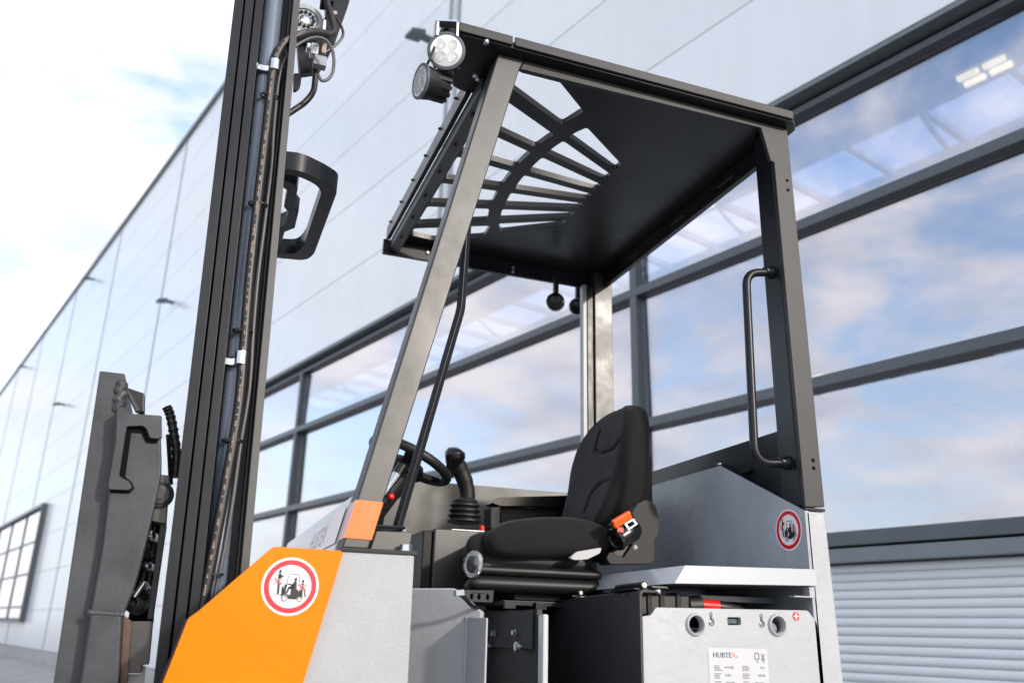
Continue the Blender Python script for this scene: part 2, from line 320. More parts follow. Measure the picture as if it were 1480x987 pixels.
# window band
S0 = -5.8; MUL = [S0+0.05, -2.03, 4.30, 10.63, EW-0.05]
obj('head_flashing', bmb().prism('x', [(-0.10, 4.375), (-0.10, 4.40), (0.09, 4.49), (0.09, 4.375)], S0, EW), trim_l, hall, bev=0.003, sc=False)
obj('head_seal', bmb().box(S0, EW, 0.02, 0.09, 4.335, 4.374), gasket, hall, sc=False)
for z0, z1, oo in ((4.285, 4.334, -0.02), (3.455, 3.525, -0.035), (2.415, 2.485, -0.035), (1.495, 1.575, -0.035)):
    obj('window_rail', bmb().box(S0, EW, oo, 0.10, z0, z1), trim, hall, bev=0.006, sc=False)
obj('sill_flashing', bmb().prism('x', [(-0.075, 1.405), (-0.075, 1.478), (0.09, 1.492), (0.09, 1.405)], S0, EW), trim_l, hall, bev=0.004, sc=False)
def pane_mb(s0, s1, o0, z0, z1):
    t = random.uniform(-0.006, 0.006); q = random.uniform(-0.012, 0.012); mb = bmb()
    f_ = [(s0, o0-t-q, z0), (s1, o0-t+q, z0), (s1, o0+t+q, z1), (s0, o0+t-q, z1)]
    return mb.add(f_+[(a, b+0.014, c) for a, b, c in f_], [(0, 1, 2, 3), (7, 6, 5, 4), (0, 4, 5, 1), (1, 5, 6, 2), (2, 6, 7, 3), (3, 7, 4, 0)])
for s in MUL:
    obj('mullion', bmb().box(s-0.035, s+0.035, -0.032, 0.099, 1.576, 4.284), trim, hall, bev=0.006, sc=False)
for z0, z1 in ((1.576, 2.414), (2.486, 3.454), (3.526, 4.284)):
    for a, b in zip(MUL[:-1], MUL[1:]):
        obj('pane', pane_mb(a+0.036, b-0.036, 0.045, z0, z1), glass, hall, sc=False)
# far window in a deep dark frame
obj('window_surround', bmb().prism('y', [(FW0-0.09, FZ0-0.09), (FW1+0.09, FZ0-0.09), (FW1+0.09, FZ1+0.09), (FW0-0.09, FZ1+0.09)], -0.16, 0.10, holes=[[(FW0, FZ0), (FW1, FZ0), (FW1, FZ1), (FW0, FZ1)]]), trim, hall, sc=False)
wc = [FW0, FW0+3.05, FW0+6.1, FW0+9.15, FW1]; wr = [FZ0, FZ0+0.35, FZ0+1.3, FZ0+2.25, FZ1]
for s in wc[1:-1]: obj('window_bar', bmb().box(s-0.035, s+0.035, -0.09, 0.02, FZ0, FZ1), trim, hall, sc=False)
for z in wr[1:-1]:
    for a, b in zip(wc[:-1], wc[1:]): obj('window_bar', bmb().box(a+0.051, b-0.051, -0.08, 0.02, z-0.03, z+0.03), trim, hall, sc=False)
for a, b in zip(wc[:-1], wc[1:]):
    for c, d in zip(wr[:-1], wr[1:]): obj('pane', bmb().box(a+0.052, b-0.052, -0.06, -0.045, c+0.031, d-0.031), glass, hall, sc=False)
# ribbed shutter below the band
pitch = 0.0462; ns = 30
pr = [(0.09, 0), (0.015, 0.0), (0.006, 0.007), (0.003, 0.020), (0.006, 0.037), (0.014, 0.0452), (0.09, 0.0452)]
sl0 = obj('shutter_slat', bmb().prism('x', [(a, b+1.40-pitch) for a, b in pr], S0, EW), slatm, hall, sc=False, ang=60)
for k in range(1, ns):
    c = sl0.copy(); C.objects.link(c); c.parent = hall; c.location = (0, 0, -k*pitch*Q)
# inside of the hall
CZ = 7.0
obj('hall_floor', bmb().box(-5.7, 57, 0.3, 26, -0.06, 0.02), floorm, hall, sc=False)
bw = bmb().box(-5.8, 57, 26, 26.2, 0, CZ); bw.box(-6.0, -5.8, 0.23, 26, 0, CZ); bw.box(57, 57.2, 0.2, 26, 0, CZ)
obj('hall_back_wall', bw, wallm, hall, sc=False)
holes = []
for o0, o1 in ((4.72, 5.85), (13.9, 15.0)):
    for s in [x*1.02 for x in range(-5, 22)]:
        holes.append([(s+0.04, o0), (s+0.98, o0), (s+0.98, o1), (s+0.04, o1)])
obj('hall_ceiling', bmb().prism('z', [(-6.0, 0.23), (57, 0.23), (57, 26.2), (-6.0, 26.2)], CZ, CZ+0.1, holes=holes), ceilm, hall, sc=False)
for o_ in (1.6, 3.6, 6.4, 8.4, 11.2): obj('roof_beam', bmb().box(-5.7, 57, o_-0.06, o_+0.06, CZ-0.35, CZ-0.003), frame_in, hall, sc=False)
for k, s in enumerate([x*1.02*3+1 for x in range(-1, 7)]):
    arc = [(o0, CZ-0.05-0.28*math.sin(math.pi*(o0-4.6)/1.35)) for o0 in [4.6+1.35*i/10 for i in range(11)]]
    obj('skylight_brace', bmb().tube([(s, a, b) for a, b in arc], 0.035, 6), frame_in, hall, sc=False)

# lamps under the hall roof
def ceiling_lamp(s, oo, label):
    t = root('hall_ceiling_lamp', BW((s, oo, CZ-0.12)), label, 'lamp', 'lamps under the hall roof')
    obj('housing', bmb().box(s-0.28, s+0.28, oo-0.17, oo+0.17, CZ-0.07, CZ-0.02), lever_m, t, sc=False)
    for a in (-0.14, 0.14):
        for b in (-0.08, 0.08):
            obj('tube', bmb().tube([(s+a-0.11, oo+b, CZ-0.10), (s+a+0.11, oo+b, CZ-0.10)], 0.036, 10), tube_e, t, sc=False)
for s, oo, lb in ((3.2, 4.33, 'lit hall lamp with four tubes beside the roof skylight, upper right pane'),
                  (7.3, 4.33, 'lit hall lamp behind the overhead guard'), 
                  (11.33, 8.74, 'lit hall lamp glowing through the pane left of the grab handle'),
                  (15.5, 8.8, 'lit hall lamp glowing faintly left of the rear guard post'),
                  (11.2, 13.0, 'lit hall lamp glowing low beside the right guard pillar'),
                  (3.2, 8.74, 'lit hall lamp at the right edge of the middle pane row')):
    ceiling_lamp(s, oo, lb)
# drum inside the hall
dr = root('storage_drum', BW((3.45, 3.3, 0)), 'tall terracotta drum standing inside the hall behind the lower right pane', 'tank')
obj('drum_body', bmb().lathe((3.45, 3.3, 0.02), (0, 0, 1), [(0.30, 0), (0.31, 0.02), (0.31, 3.2), (0.27, 3.45), (0.1, 3.55)], 32), clay, dr, sc=False)
obj('drum_band', bmb().lathe((3.45, 3.3, 2.86), (0, 0, 1), [(0.311, 0), (0.37, 0.02), (0.37, 0.10), (0.311, 0.12)], 32, cap=False), trim, dr, sc=False)
# small lamps on the facade
def wall_lamp(s, z, label):
    t = root('wall_lamp', BW((s, 0, z)), label, 'wall lamp', 'lamps on the facade')
    obj('arm', bmb().box(s-0.04, s+0.04, -0.16, -0.001, z-0.03, z+0.03), trim, t, sc=False, bev=0.004)
    obj('lamp_head', bmb().prism('x', [(-0.34, z-0.07), (-0.14, z-0.04), (-0.14, z+0.05), (-0.33, z-0.01)], s-0.09, s+0.09), trim, t, sc=False, bev=0.006)
for s, z, lb in ((18.29, 7.63, 'dark wall lamp on the facade just left of the mast'), (29.9, 7.6, 'small dark wall lamp on the facade far left above the window'),
                 (29.1, 11.7, 'small dark wall lamp below the roof edge, third panel from the mast'), (42.3, 11.75, 'tiny dark wall lamp below the roof edge, farthest left'), (7.7, 7.93, 'dark wall lamp partly hidden behind the work lamps')):
    wall_lamp(s, z, lb)

# ================================================================== the forklift (truck units, x rear, y far side, z above eye)
GZ = -H/K
truck = root('forklift', V((0.75, 2.1, GZ)), 'orange and grey electric forklift with black overhead guard and mast', 'forklift')

# ------------------------------------------------------------------ overhead guard
ZP = 1.300; ZT = 1.318
def hole(x0, x1, k, ins):
    s = lambda x: 0.165-0.22*(x-0.58)
    cy = lambda x: 2.15+k*s(x)
    h = lambda x: 0.5*s(x)-ins
    A = (lambda e: x0) if x0 in (0.58,) else (lambda e: 0.797+0.0055*(k+e)**2)
    B = (lambda e: x1) if x1 == 1.035 else (lambda e: 0.755+0.0065*(k+e)**2)
    pts = []
    for e, sg in ((-0.42, -1), (0.42, 1)):
        a, b = A(e), B(e); row = [(a, cy(a)+sg*h(a)), (b, cy(b)+sg*h(b))]; pts.append(row)
    mid = [(B(0), cy(B(0)))] if x1 != 1.035 else []
    mid2 = [(A(0), cy(A(0)))] if x0 != 0.58 else []
    return rnd([pts[0][0], pts[0][1]]+mid+[pts[1][1], pts[1][0]]+mid2, [0.010, 0.010]+[0.02]*len(mid)+[0.010, 0.010]+[0.02]*len(mid2), 3)
holes = []
for k in range(-3, 4):
    xo = 0.755+0.0065*k*k; xi = 0.797+0.0055*k*k
    a = hole(0.58, xo, k, 0.0155); b = hole(xi, 1.035, k, 0.0145)
    if k == 3: a = rnd([(0.58, 2.585), (xo, 2.463), (xo+0.008, 2.553), (0.665, 2.648), (0.58, 2.640)], 0.012, 3)
    if k == -3: a = rnd([(0.60, 1.640), (0.71, 1.645), (0.822, 1.740), (0.795, 1.820), (0.60, 1.712)], 0.012, 3)
    holes += [a, b]
roof_outline = rnd([(0.402, 1.570), (1.356, 1.570), (1.385, 1.600), (1.385, 2.715), (0.545, 2.715), (0.545, 1.775), (0.475, 1.775), (0.402, 1.66)], [0.01, 0.008, 0.008, 0.01, 0.01, 0.004, 0.03, 0.05], 3)
guard = obj('overhead_guard', MB().prism('z', roof_outline, ZP, ZT, holes=holes), roofblack, truck, bev=0.002)
# folded rim along the near edge
obj('edge_rim', MB().box(0.425, 0.556, 1.562, 1.5695, ZP+0.004, ZT+0.010), charcoal, guard, bev=0.002)
obj('edge_rim', MB().box(0.562, 1.352, 1.562, 1.5695, ZP+0.004, ZT+0.010), charcoal, guard, bev=0.002)
# far and rear skirts, front lip
obj('far_skirt', MB().box(0.50, 1.362, 2.70, 2.714, 1.243, ZP-0.001), black, guard, bev=0.002)
obj('rear_skirt', MB().box(1.338, 1.356, 1.665, 2.698, 1.243, ZP-0.001), roofblack, guard, bev=0.002)
obj('front_lip', MB().prism('z', [(0.508, 1.775), (0.522, 1.775), (0.522, 2.69), (0.508, 2.70)], 1.296, 1.345), roofblack, guard, bev=0.002)
obj('front_beam', MB().prism('y', [(0.524, 1.262), (0.548, 1.250), (0.560, 1.262), (0.560, 1.299), (0.524, 1.299)], 1.70, 2.698), pillar_m, guard, bev=0.002)
st = obj('rivet_stud', MB().lathe((0.5365, 1.80, 1.2585), (-0.5, 0, -1), [(0.005, 0), (0.005, 0.007), (0.0035, 0.010)], 10), black, guard)
copies(st, [(0, 0.155*k, 0) for k in range(1, 6)])
st = obj('rivet_stud', MB().lathe((0.509, 1.86, 1.335), (-1, 0, 0), [(0.004, 0), (0.004, 0.006), (0.003, 0.008)], 10), black, guard)
copies(st, [(0, 0.155*k, 0) for k in range(1, 6)])
# near side frame: one welded hoop of front pillar, top beam and rear pillar
YN = 1.600
def thick(o): return o
fp = [(0.264, 0.140), (0.272, 0.182), (0.281, 0.229), (0.397, 0.701), (0.533, 1.299), (0.600, 1.299), (0.590, 1.272), (0.467, 0.761), (0.382, 0.458), (0.332, 0.228), (0.313, 0.140)]
fpl = [(0.264, 0.140), (0.5325, 1.2985), (0.600, 1.2985), (0.5885, 1.272), (0.3130, 0.140)]
def pil(z): return 0.264+(z-0.140)*(0.5325-0.264)/(1.2985-0.140)
def pilr(z): return 0.313+(z-0.140)*(0.5885-0.313)/(1.272-0.140)
obj('front_pillar', MB().prism('y', fpl, YN, 1.665), pillar_m, guard, bev=0.004)
obj('top_beam', MB().prism('y', [(0.6005, 1.2985), (0.5895, 1.272), (1.274, 1.281), (1.296, 1.187), (1.307, 1.184), (1.3095, 0.288), (1.3645, 0.292), (1.359, 1.2985)], YN, 1.612), charcoal, guard, bev=0.002)
obj('top_beam_back', MB().box(0.602, 1.26, 1.6125, 1.632, 1.286, 1.2985), roofblack, guard, bev=0.002)
rp_ = obj('rear_pillar', MB().box(1.308, 1.359, 1.613, 1.680, 0.292, 1.2985), black, guard, bev=0.004)
obj('rear_pillar_foot', MB().box(1.309, 1.366, YN+0.001, 1.69, 0.281, 0.2875), black, guard, bev=0.001)
for z in (1.138, 1.110, 0.398, 0.380):
    obj('bolt_hole', MB().lathe((1.343, 1.6013, z), (0, -1, 0), [(0.0048, 0), (0.0048, 0.0018)], 14), gasket, guard)
obj('orange_band', MB().prism('y', [(pil(0.158)-0.0015, 0.158), (pil(0.2285)-0.0015, 0.2285), (pilr(0.2275)+0.0004, 0.2275), (pilr(0.157)+0.0004, 0.157)], 1.5975, 1.66), orange_film, guard)
# far front post and rear far post
gr = [at(577, 752, y=1.69), at(666, 447, y=1.69), at(673, 352, y=1.69), at(677, 300, y=1.68)]
obj('front_grab_rail', MB().tube(bend([gr[0]+(gr[0]-gr[1])*0.12]+gr, 0.012, 4), (0.0072, 0.0085), sq=(1, 0.5, 0)), black, guard, bev=0.003)
fp_ = obj('far_rear_post', MB().box(1.300, 1.372, 2.662, 2.70, 0.42, 1.299), pillar_m, guard, bev=0.003)
obj('glazing_channel', MB().box(1.272, 1.290, 2.668, 2.70, 0.45, 1.243), black, guard, bev=0.002)
obj('glazing_rod', MB().box(1.2905, 1.2995, 2.674, 2.70, 0.45, 1.243), pillar_m, guard, bev=0.001)
obj('channel_strip', MB().box(1.256, 1.2715, 2.672, 2.70, 0.45, 1.243), jointm, guard, bev=0.002)
for x, z in ((0.66, 1.272), (0.985, 1.272), (0.985, 1.256), (0.72, 1.262)):
    obj('rivet_stud', MB().lathe((x, 2.7005, z), (0, -1, 0), [(0.006, 0), (0.006, 0.005), (0.004, 0.008)], 10), zinc, guard)
for y in (1.86, 2.13, 2.42): obj('weld_seam', MB().tube([(1.3375, y-0.04, ZP-0.03), (1.3375, y+0.04, ZP-0.03)], 0.003, 6), pillar_m, guard)
# pillar bolts at the roof corner
for u, v in ((691, 113), (687, 108), (703, 60)):
    p = at(u, v, z=ZP); obj('rivet_stud', MB().lathe(p, (0, 0, -1), [(0.007, 0), (0.007, 0.006), (0.004, 0.009)], 10), zinc, guard)
# grab handle on the rear pillar
hy = 1.648
hp = [at(1130, 397, y=hy), at(1078, 394, y=hy), at(1091, 669, y=hy), at(1158, 671, y=hy)]
hp[0].x = 1.3075; hp[3].x = 1.3075
obj('grab_handle', MB().tube(bend(hp, 0.05, 8), 0.0105, 16), black, guard)
for p in (hp[0], hp[3]): obj('handle_collar', MB().lathe(p, (-1, 0, 0), [(0.017, 0), (0.017, 0.004), (0.0135, 0.012), (0.0135, 0.022), (0.011, 0.024)], 18), black, guard)

# ------------------------------------------------------------------ work lamps
def lamp(name, c, d, r, depth, label, lensmat=True):
    c = Vector(c); d = Vector(d).normalized()
    b = obj(name, MB().lathe(c, d, [(0.25*r, -depth), (0.72*r, -depth*0.97), (0.86*r, -depth*0.55), (0.97*r, -depth*0.22), (1.0*r, -0.1*r), (1.0*r, 0.02*r), (0.94*r, 0.05*r)], 40), plastic, truck, label=label)
    obj('bezel', MB().lathe(c, d, [(1.02*r, -0.10*r), (1.05*r, -0.06*r), (1.05*r, 0.05*r), (0.90*r, 0.085*r), (0.86*r, 0.05*r)], 40, cap=False), trim, b)
    obj('reflector', MB().lathe(c, d, [(0.88*r, 0.052*r), (0.86*r, 0.06*r), (0.0, 0.061*r)], 40, cap=False), lens_w, b)
    a = d.cross(Vector((0, 0, 1))).normalized(); u_ = a.cross(d)
    for i in range(4):
        t = math.radians(45+90*i); q = c+(a*math.cos(t)+u_*math.sin(t))*0.46*r
        obj('led_cup', MB().lathe(q, d, [(0.31*r, 0.062*r), (0.30*r, 0.085*r), (0.22*r, 0.075*r), (0.07*r, 0.066*r), (0.0, 0.066*r)], 20, cap=False), lens_d, b)
    for i in range(12):
        t = math.pi*2*i/12; q = c+(a*math.cos(t)+u_*math.sin(t))*0.80*r-d*depth*0.78
        e = (a*math.cos(t)+u_*math.sin(t))
        obj('cooling_fin', MB().tube([q-d*depth*0.20, q+d*depth*0.34], (0.004, 0.10*r), sq=tuple(d.cross(e))), plastic, b)
    return b, a, u_
l1c = at(645, 74, y=1.535)
l1, a1, u1 = lamp('work_lamp', l1c, (-0.30, -0.90, -0.32), 0.0405, 0.062, 'upper round work lamp facing the camera')
top1 = l1c+u1*0.052+Vector((0.01, 0.02, 0))
br = MB(); w_ = a1*0.022
p0 = l1c+u1*0.034; p1 = l1c+u1*0.064
for s in (-1, 1): br.tube([p0+w_*s-Vector((0, -0.005, 0)), p1+w_*s-Vector((0, -0.005, 0))], (0.011, 0.0022), sq=(0, 1, 0))
br.tube([p1-w_*1.1+Vector((0, 0.005, 0)), p1+w_*1.1+Vector((0, 0.005, 0))], (0.011, 0.0022), sq=(0, 1, 0))
obj('lamp_bracket', br, zinc, l1)
l2c = at(608, 118, y=1.58)
l2, a2, u2_ = lamp('work_lamp', l2c, (-0.955, -0.20, -0.10), 0.0385, 0.064, 'lower round work lamp turned towards the mast')
obj('lamp_bracket', MB().tube([l2c+u2_*0.03+Vector((0.010, -0.03, 0)), l2c+u2_*0.10+Vector((0.035, -0.03, 0)), l2c+u2_*0.16+Vector((0.06, 0, 0.0))], (0.010, 0.0025), sq=(0, 1, 0)), plastic, l2)
obj('mount_bolt', MB().lathe((0.412, 1.60, ZT), (0, 0, 1), [(0.022, 0), (0.022, 0.014), (0.014, 0.017), (0.014, 0.03), (0.006, 0.034)], 18), plastic_gloss, truck)
for u, v, n_ in ((806, 434, 'rear corner lamp hanging under the far guard edge'), (835, 441, 'second rear corner lamp beside the far post')):
    c = at(u, v, y=2.62) if u < 820 else at(838, 441, y=2.75); b = obj('corner_lamp', MB().lathe(c+Vector((0, 0.02, 0)), (-0.45, -0.85, -0.1), [(0.010, -0.035), (0.024, -0.030), (0.033, -0.01), (0.033, 0.012), (0.026, 0.016), (0.024, 0.006), (0.0, 0.004)], 24, cap=False), plastic_gloss, truck, label=n_)
    obj('lamp_bracket', MB().box(c.x-0.008, c.x+0.008, c.y+0.01, c.y+0.025, c.z+0.02, 1.2425 if u < 820 else 1.29), plastic, b)

# ------------------------------------------------------------------ front body: grey plate, orange cover, cowl
YF = 1.582
gb = obj('front_body', MB().prism('y', [(0.15, 0.1310), (0.397, 0.1310), (0.400, -0.52), (-0.06, -0.52), (0.03, 0.0)], YF+0.003, 1.70), grey_rough, truck, bev=0.003)
obj('body_plate', MB().prism('y', rnd([(0.262, 0.1315), (0.396, 0.1315), (0.402, -0.52), (0.10, -0.52)], 0.003, 2), YF-0.001, YF+0.0025), grey_rough, gb, bev=0.0012)
oc = obj('orange_cover', MB().prism('y', rnd([(0.140, 0.1335), (0.2635, 0.1325), (0.2135, -0.089), (0.120, -0.52), (-0.10, -0.52), (-0.008, -0.09), (0.017, 0.011), (0.030, 0.021)], [0.008, 0.008, 0, 0, 0, 0, 0.006, 0.003], 3), 1.570, 1.5805), orange, truck, bev=0.0022)
dk = MB().prism('y', [(0.1395, 0.1305), (0.026, 0.0185), (0.0125, 0.008), (-0.012, -0.09), (-0.104, -0.52), (-0.08, -0.52), (0.02, -0.1), (0.15, 0.11)], 1.5815, 1.60)
obj('cover_edge_seal', dk, mat('aubergine_edge', (0.05, 0.02, 0.03), 0.5), oc)
obj('inner_cover', MB().prism('y', rnd([(0.1395, 0.128), (0.16, 0.128), (0.16, -0.5), (-0.085, -0.5), (0.02, -0.01)], 0.003, 2), 1.66, 1.70), orange, oc, bev=0.002)
obj('front_cowl', MB().prism('y', [(pil(0.245)-0.002, 0.245), (pil(0.245)+0.012, 0.245), (0.24, -0.3), (0.15, -0.3), (pil(0.05)-0.004, 0.05)], 1.667, 2.74), cowl_m, truck, bev=0.002)
# print on the cowl: maker's name, orange band paled to stand in for glare
ct = MB(); d_ = Vector((pil(1.0)-pil(0.0), 0, 1)).normalized(); e_ = Vector((0, -1, 0))
def cp(y, z): return Vector((pil(z)-0.0045, y, z))
ct.add([cp(1.68, 0.155), cp(2.55, 0.155), cp(2.55, 0.228), cp(1.68, 0.228)], [(0, 1, 2, 3)], 0)
text_mb(ct, 'HUBTEX', cp(2.10, 0.17)-Vector((0.0015, 0, 0)), e_, d_, 0.062, 1)
obj('cowl_print', ct, [mat('glare_paled_orange_print', (0.80, 0.50, 0.40), 0.22, coat=0.6), mat('pale_grey_print', (0.42, 0.45, 0.50), 0.25, coat=0.6)], truck)
# flange under the front pillar
fl = obj('pillar_flange', MB().box(0.258, 0.402, 1.578, 1.70, 0.1318, 0.1398), black, truck, bev=0.0015)
obj('flange_box', MB().prism('y', [(0.318, 0.1400), (0.394, 0.1400), (0.3985, 0.178), (0.328, 0.176)], 1.612, 1.69), pillar_m, fl, bev=0.003)
obj('flange_bolt', MB().lathe((0.383, 1.596, 0.1399), (0, 0, 1), [(0.0145, 0), (0.0145, 0.002), (0.0115, 0.0021), (0.0115, 0.012), (0.009, 0.0135)], 6), zinc, fl)
wl = at(547, 765, y=1.66); obj('wire_loop', MB().tube(bend([(0.30, 1.63, 0.186), (0.388, 1.63, 0.187), (0.388, 1.68, 0.187), (0.30, 1.68, 0.187)], 0.01, 4), 0.0028, 8), black, fl)
obj('loop_pin', MB().lathe((0.388, 1.64, 0.178), (0, 0, 1), [(0.004, 0), (0.004, 0.012)], 8), zinc, fl)

# warning stickers: no riders
def sticker(name, parent, c, ax, ay, nn, r, label):
    c = Vector(c); ax = Vector(ax); ay = Vector(ay); nn = Vector(nn); mb = MB(); lv = [0]
    def P2(a, b, l): return c+ax*(a*r)+ay*(b*r)+nn*(0.0006+0.0005*l)
    def poly(pts, mi, l):
        t = tessellate_polygon([[Vector((a, b, 0)) for a, b in pts]]); mb.add([P2(a, b, l) for a, b in pts], [tuple(x) for x in t], mi)
    def line(a, b, w, mi, l):
        a = Vector(a); b = Vector(b); n = (b-a).normalized(); n = Vector((-n.y, n.x))*w/2; poly([tuple(a+n), tuple(b+n), tuple(b-n), tuple(a-n)], mi, l)
    poly(circ(0, 0, 1, 64), 0, 0)
    q = circ(0, 0, 0.92, 64); q2 = circ(0, 0, 0.74, 64)
    mb.add([P2(a, b, 1) for a, b in q+q2], [(i, (i+1) % 64, 64+(i+1) % 64, 64+i) for i in range(64)], 1)
    K_ = 2
    # truck silhouette
    poly([(-0.30, -0.45), (-0.30, 0.0), (-0.24, 0.0), (-0.22, -0.25), (-0.10, -0.28), (0.02, -0.28), (0.03, -0.06), (0.45, -0.10), (0.47, -0.44), (0.36, -0.44), (0.20, -0.44), (-0.05, -0.44)], 2, 1)
    line((-0.30, -0.30), (-0.58, -0.285), 0.02, 2, 1)                       # fork
    line((-0.21, -0.25), (-0.15, 0.06), 0.10, 2, 1)                         # mast
    for a, b in (((-0.15, 0.02), (-0.09, 0.38)), ((-0.09, 0.38), (-0.05, 0.42)), ((-0.05, 0.42), (0.24, 0.42)), ((0.24, 0.42), (0.29, 0.38)), ((0.29, 0.38), (0.32, 0.05))): line(a, b, 0.028, 2, 1)
    poly(circ(-0.17, -0.43, 0.115, 20), 0, 2); poly(circ(-0.17, -0.43, 0.095, 20), 2, 3); poly(circ(-0.17, -0.43, 0.06, 20), 0, 4)
    poly(circ(0.36, -0.45, 0.095, 20), 0, 2); poly(circ(0.36, -0.45, 0.078, 20), 2, 3); poly(circ(0.36, -0.45, 0.048, 20), 0, 4)
    poly(circ(0.17, 0.25, 0.055, 14, 0.065), 2, 2); poly([(0.12, 0.18), (0.21, 0.18), (0.23, -0.07), (0.03, -0.07), (0.02, 0.0)], 2, 2)   # driver
    line((0.12, 0.04), (-0.10, 0.09), 0.05, 2, 2); line((0.08, -0.03), (-0.06, -0.05), 0.09, 2, 2); line((-0.03, -0.03), (-0.12, -0.26), 0.07, 2, 2)
    poly(circ(-0.40, 0.50, 0.05, 14, 0.06), 2, 2); poly([(-0.46, 0.42), (-0.36, 0.43), (-0.30, 0.27), (-0.38, 0.20), (-0.36, -0.27), (-0.44, -0.27), (-0.46, 0.2)], 2, 2)   # rider on the fork
    line((-0.36, 0.33), (-0.26, 0.36), 0.05, 2, 2)
    poly(circ(0.43, 0.19, 0.05, 14, 0.06), 2, 2); poly([(0.37, 0.11), (0.47, 0.12), (0.54, -0.06), (0.40, -0.10)], 2, 2); line((0.50, -0.06), (0.55, -0.33), 0.05, 2, 2); line((0.55, -0.33), (0.60, -0.34), 0.03, 2, 2)
    for x, y in ((-0.44, 0.16), (0.42, -0.02)):
        for s in (-1, 1):
            line((x-0.15, y-0.11*s), (x+0.15, y+0.11*s), 0.07, 0, 3); line((x-0.15, y-0.11*s), (x+0.15, y+0.11*s), 0.035, 1, 5)
    return obj(name, mb, [st_white, st_red, st_black], parent, label=label)
p = at(419.5, 847, y=1.570); sticker('warning_sticker', oc, (p.x, 1.570, p.z), (1, 0, 0), (0, 0, 1), (0, -1, 0), 0.0485, 'round red and white no-riders sticker on the orange cover')

# ------------------------------------------------------------------ inside of the cab
XR = 1.3065
rear = obj('rear_cab_panel', MB().prism('x', [(1.603, 0.2805), (1.925, 0.437), (2.68, 0.437), (2.68, -0.5), (1.60, -0.5), (1.600, 0.279)], XR, XR+0.012), grey_mid, truck, bev=0.0015)
p = at(1140, 765.5, x=XR); sticker('warning_sticker', rear, (XR, p.y, p.z), (0, -1, 0), (0, 0, 1), (-1, 0, 0), 0.0475, 'worn no-riders sticker on the rear cab panel')
obj('black_back_panel', MB().box(XR+0.020, XR+0.030, 1.681, 2.70, 0.30, 0.487), black, truck, bev=0.0015)
obj('panel_edge_strip', MB().prism('x', [(1.606, 0.2845), (1.925, 0.4415), (2.68, 0.4415), (2.68, 0.4375), (1.9255, 0.4375), (1.608, 0.2812)], XR+0.002, XR+0.0195), black, truck)
p = at(1041, 671, x=XR+0.01); obj('panel_bolt', MB().lathe((p.x, p.y, 0.4417), (0, 0, 1), [(0.008, 0), (0.008, 0.004), (0.004, 0.006)], 10), zinc, truck)
p = at(1080, 682, x=XR+0.015); obj('panel_clip', MB().box(XR+0.006, XR+0.018, p.y-0.02, p.y+0.02, p.z-0.002, p.z+0.006), black, truck, bev=0.001)
farp = obj('far_cab_panel', MB().box(0.505, XR+0.012, 2.685, 2.70, -0.45, 0.460), pillar_m, truck, bev=0.002)
obj('cab_floor', MB().box(0.30, XR, 1.70, 2.684, -0.50, -0.44), black, truck)
obj('rear_column', MB().prism('y', [(1.3085, 0.2795), (1.3645, 0.2795), (1.3785, -0.52), (1.3085, -0.52)], 1.600, 1.70), grey, truck, bev=0.006)
# console with joystick
cons = obj('console_box', MB().box(0.615, 0.90, 2.25, 2.455, -0.45, 0.262), pillar_m, truck, bev=0.006)
obj('console_side', MB().box(0.588, 0.6145, 2.262, 2.455, -0.45, 0.256), plastic, cons, bev=0.004)
jb = at(666, 758, y=2.33)
js = obj('joystick', MB().tube(smooth([jb+Vector((0.012, 0, 0.055)), jb+Vector((0.016, 0, 0.085)), jb+Vector((0.008, 0, 0.120)), jb+Vector((-0.010, 0, 0.155)), jb+Vector((-0.028, -0.004, 0.178)), jb+Vector((-0.034, -0.006, 0.188))], 5),
   [0.0225]*5+[0.022]*5+[0.0235]*5+[0.0255]*5+[0.025]*4+[0.022, 0.011], 18), plastic, truck)
pf = []
for i in range(4):
    z = 0.004+i*0.0145; pf += [(0.040-0.0015*i, z), (0.048-0.002*i, z+0.004), (0.048-0.002*i, z+0.008), (0.040-0.0015*i, z+0.0125)]
obj('joystick_boot', MB().lathe(jb+Vector((0.010, 0, 0.0)), (0, 0, 1), pf+[(0.037, 0.064), (0.034, 0.070), (0.025, 0.074)], 28), rubber, js)
obj('joystick_plate', MB().box(jb.x-0.038, jb.x+0.058, jb.y-0.04, jb.y+0.04, 0.2625, 0.268), zinc, js, bev=0.002)
obj('red_button', MB().lathe((jb.x+0.053, jb.y-0.03, 0.2685), (0, 0, 1), [(0.008, 0), (0.008, 0.012), (0.005, 0.015)], 14), red, js)
# steering wheel
SC = Vector((0.548, 2.30, 0.447)); sd = Vector((0.91, 0, -0.415)).normalized(); sy = Vector((0, 1, 0)); snn = sd.cross(sy)*-1; RW = 0.114
if snn.z < 0: snn = -snn
rimp = [SC+(sd*math.cos(2*math.pi*i/48)+sy*math.sin(2*math.pi*i/48))*RW for i in range(49)]
sw = obj('steering_wheel', MB().tube(rimp, 0.0135, 14, cap=False), rubber, truck)
for t in (0.35, 2.45, 4.5):
    q = SC+(sd*math.cos(t)+sy*math.sin(t))*RW; obj('spoke', MB().tube([SC-snn*0.02, SC+(q-SC)*0.5-snn*0.014, q], (0.016, 0.006), sq=tuple(snn.cross(q-SC))), plastic, sw)
obj('hub', MB().lathe(SC-snn*0.04, snn, [(0.05, 0), (0.052, 0.02), (0.045, 0.034), (0.02, 0.038)], 24), plastic, sw)
kb = SC+(sd*math.cos(-0.25)+sy*math.sin(-0.25))*RW
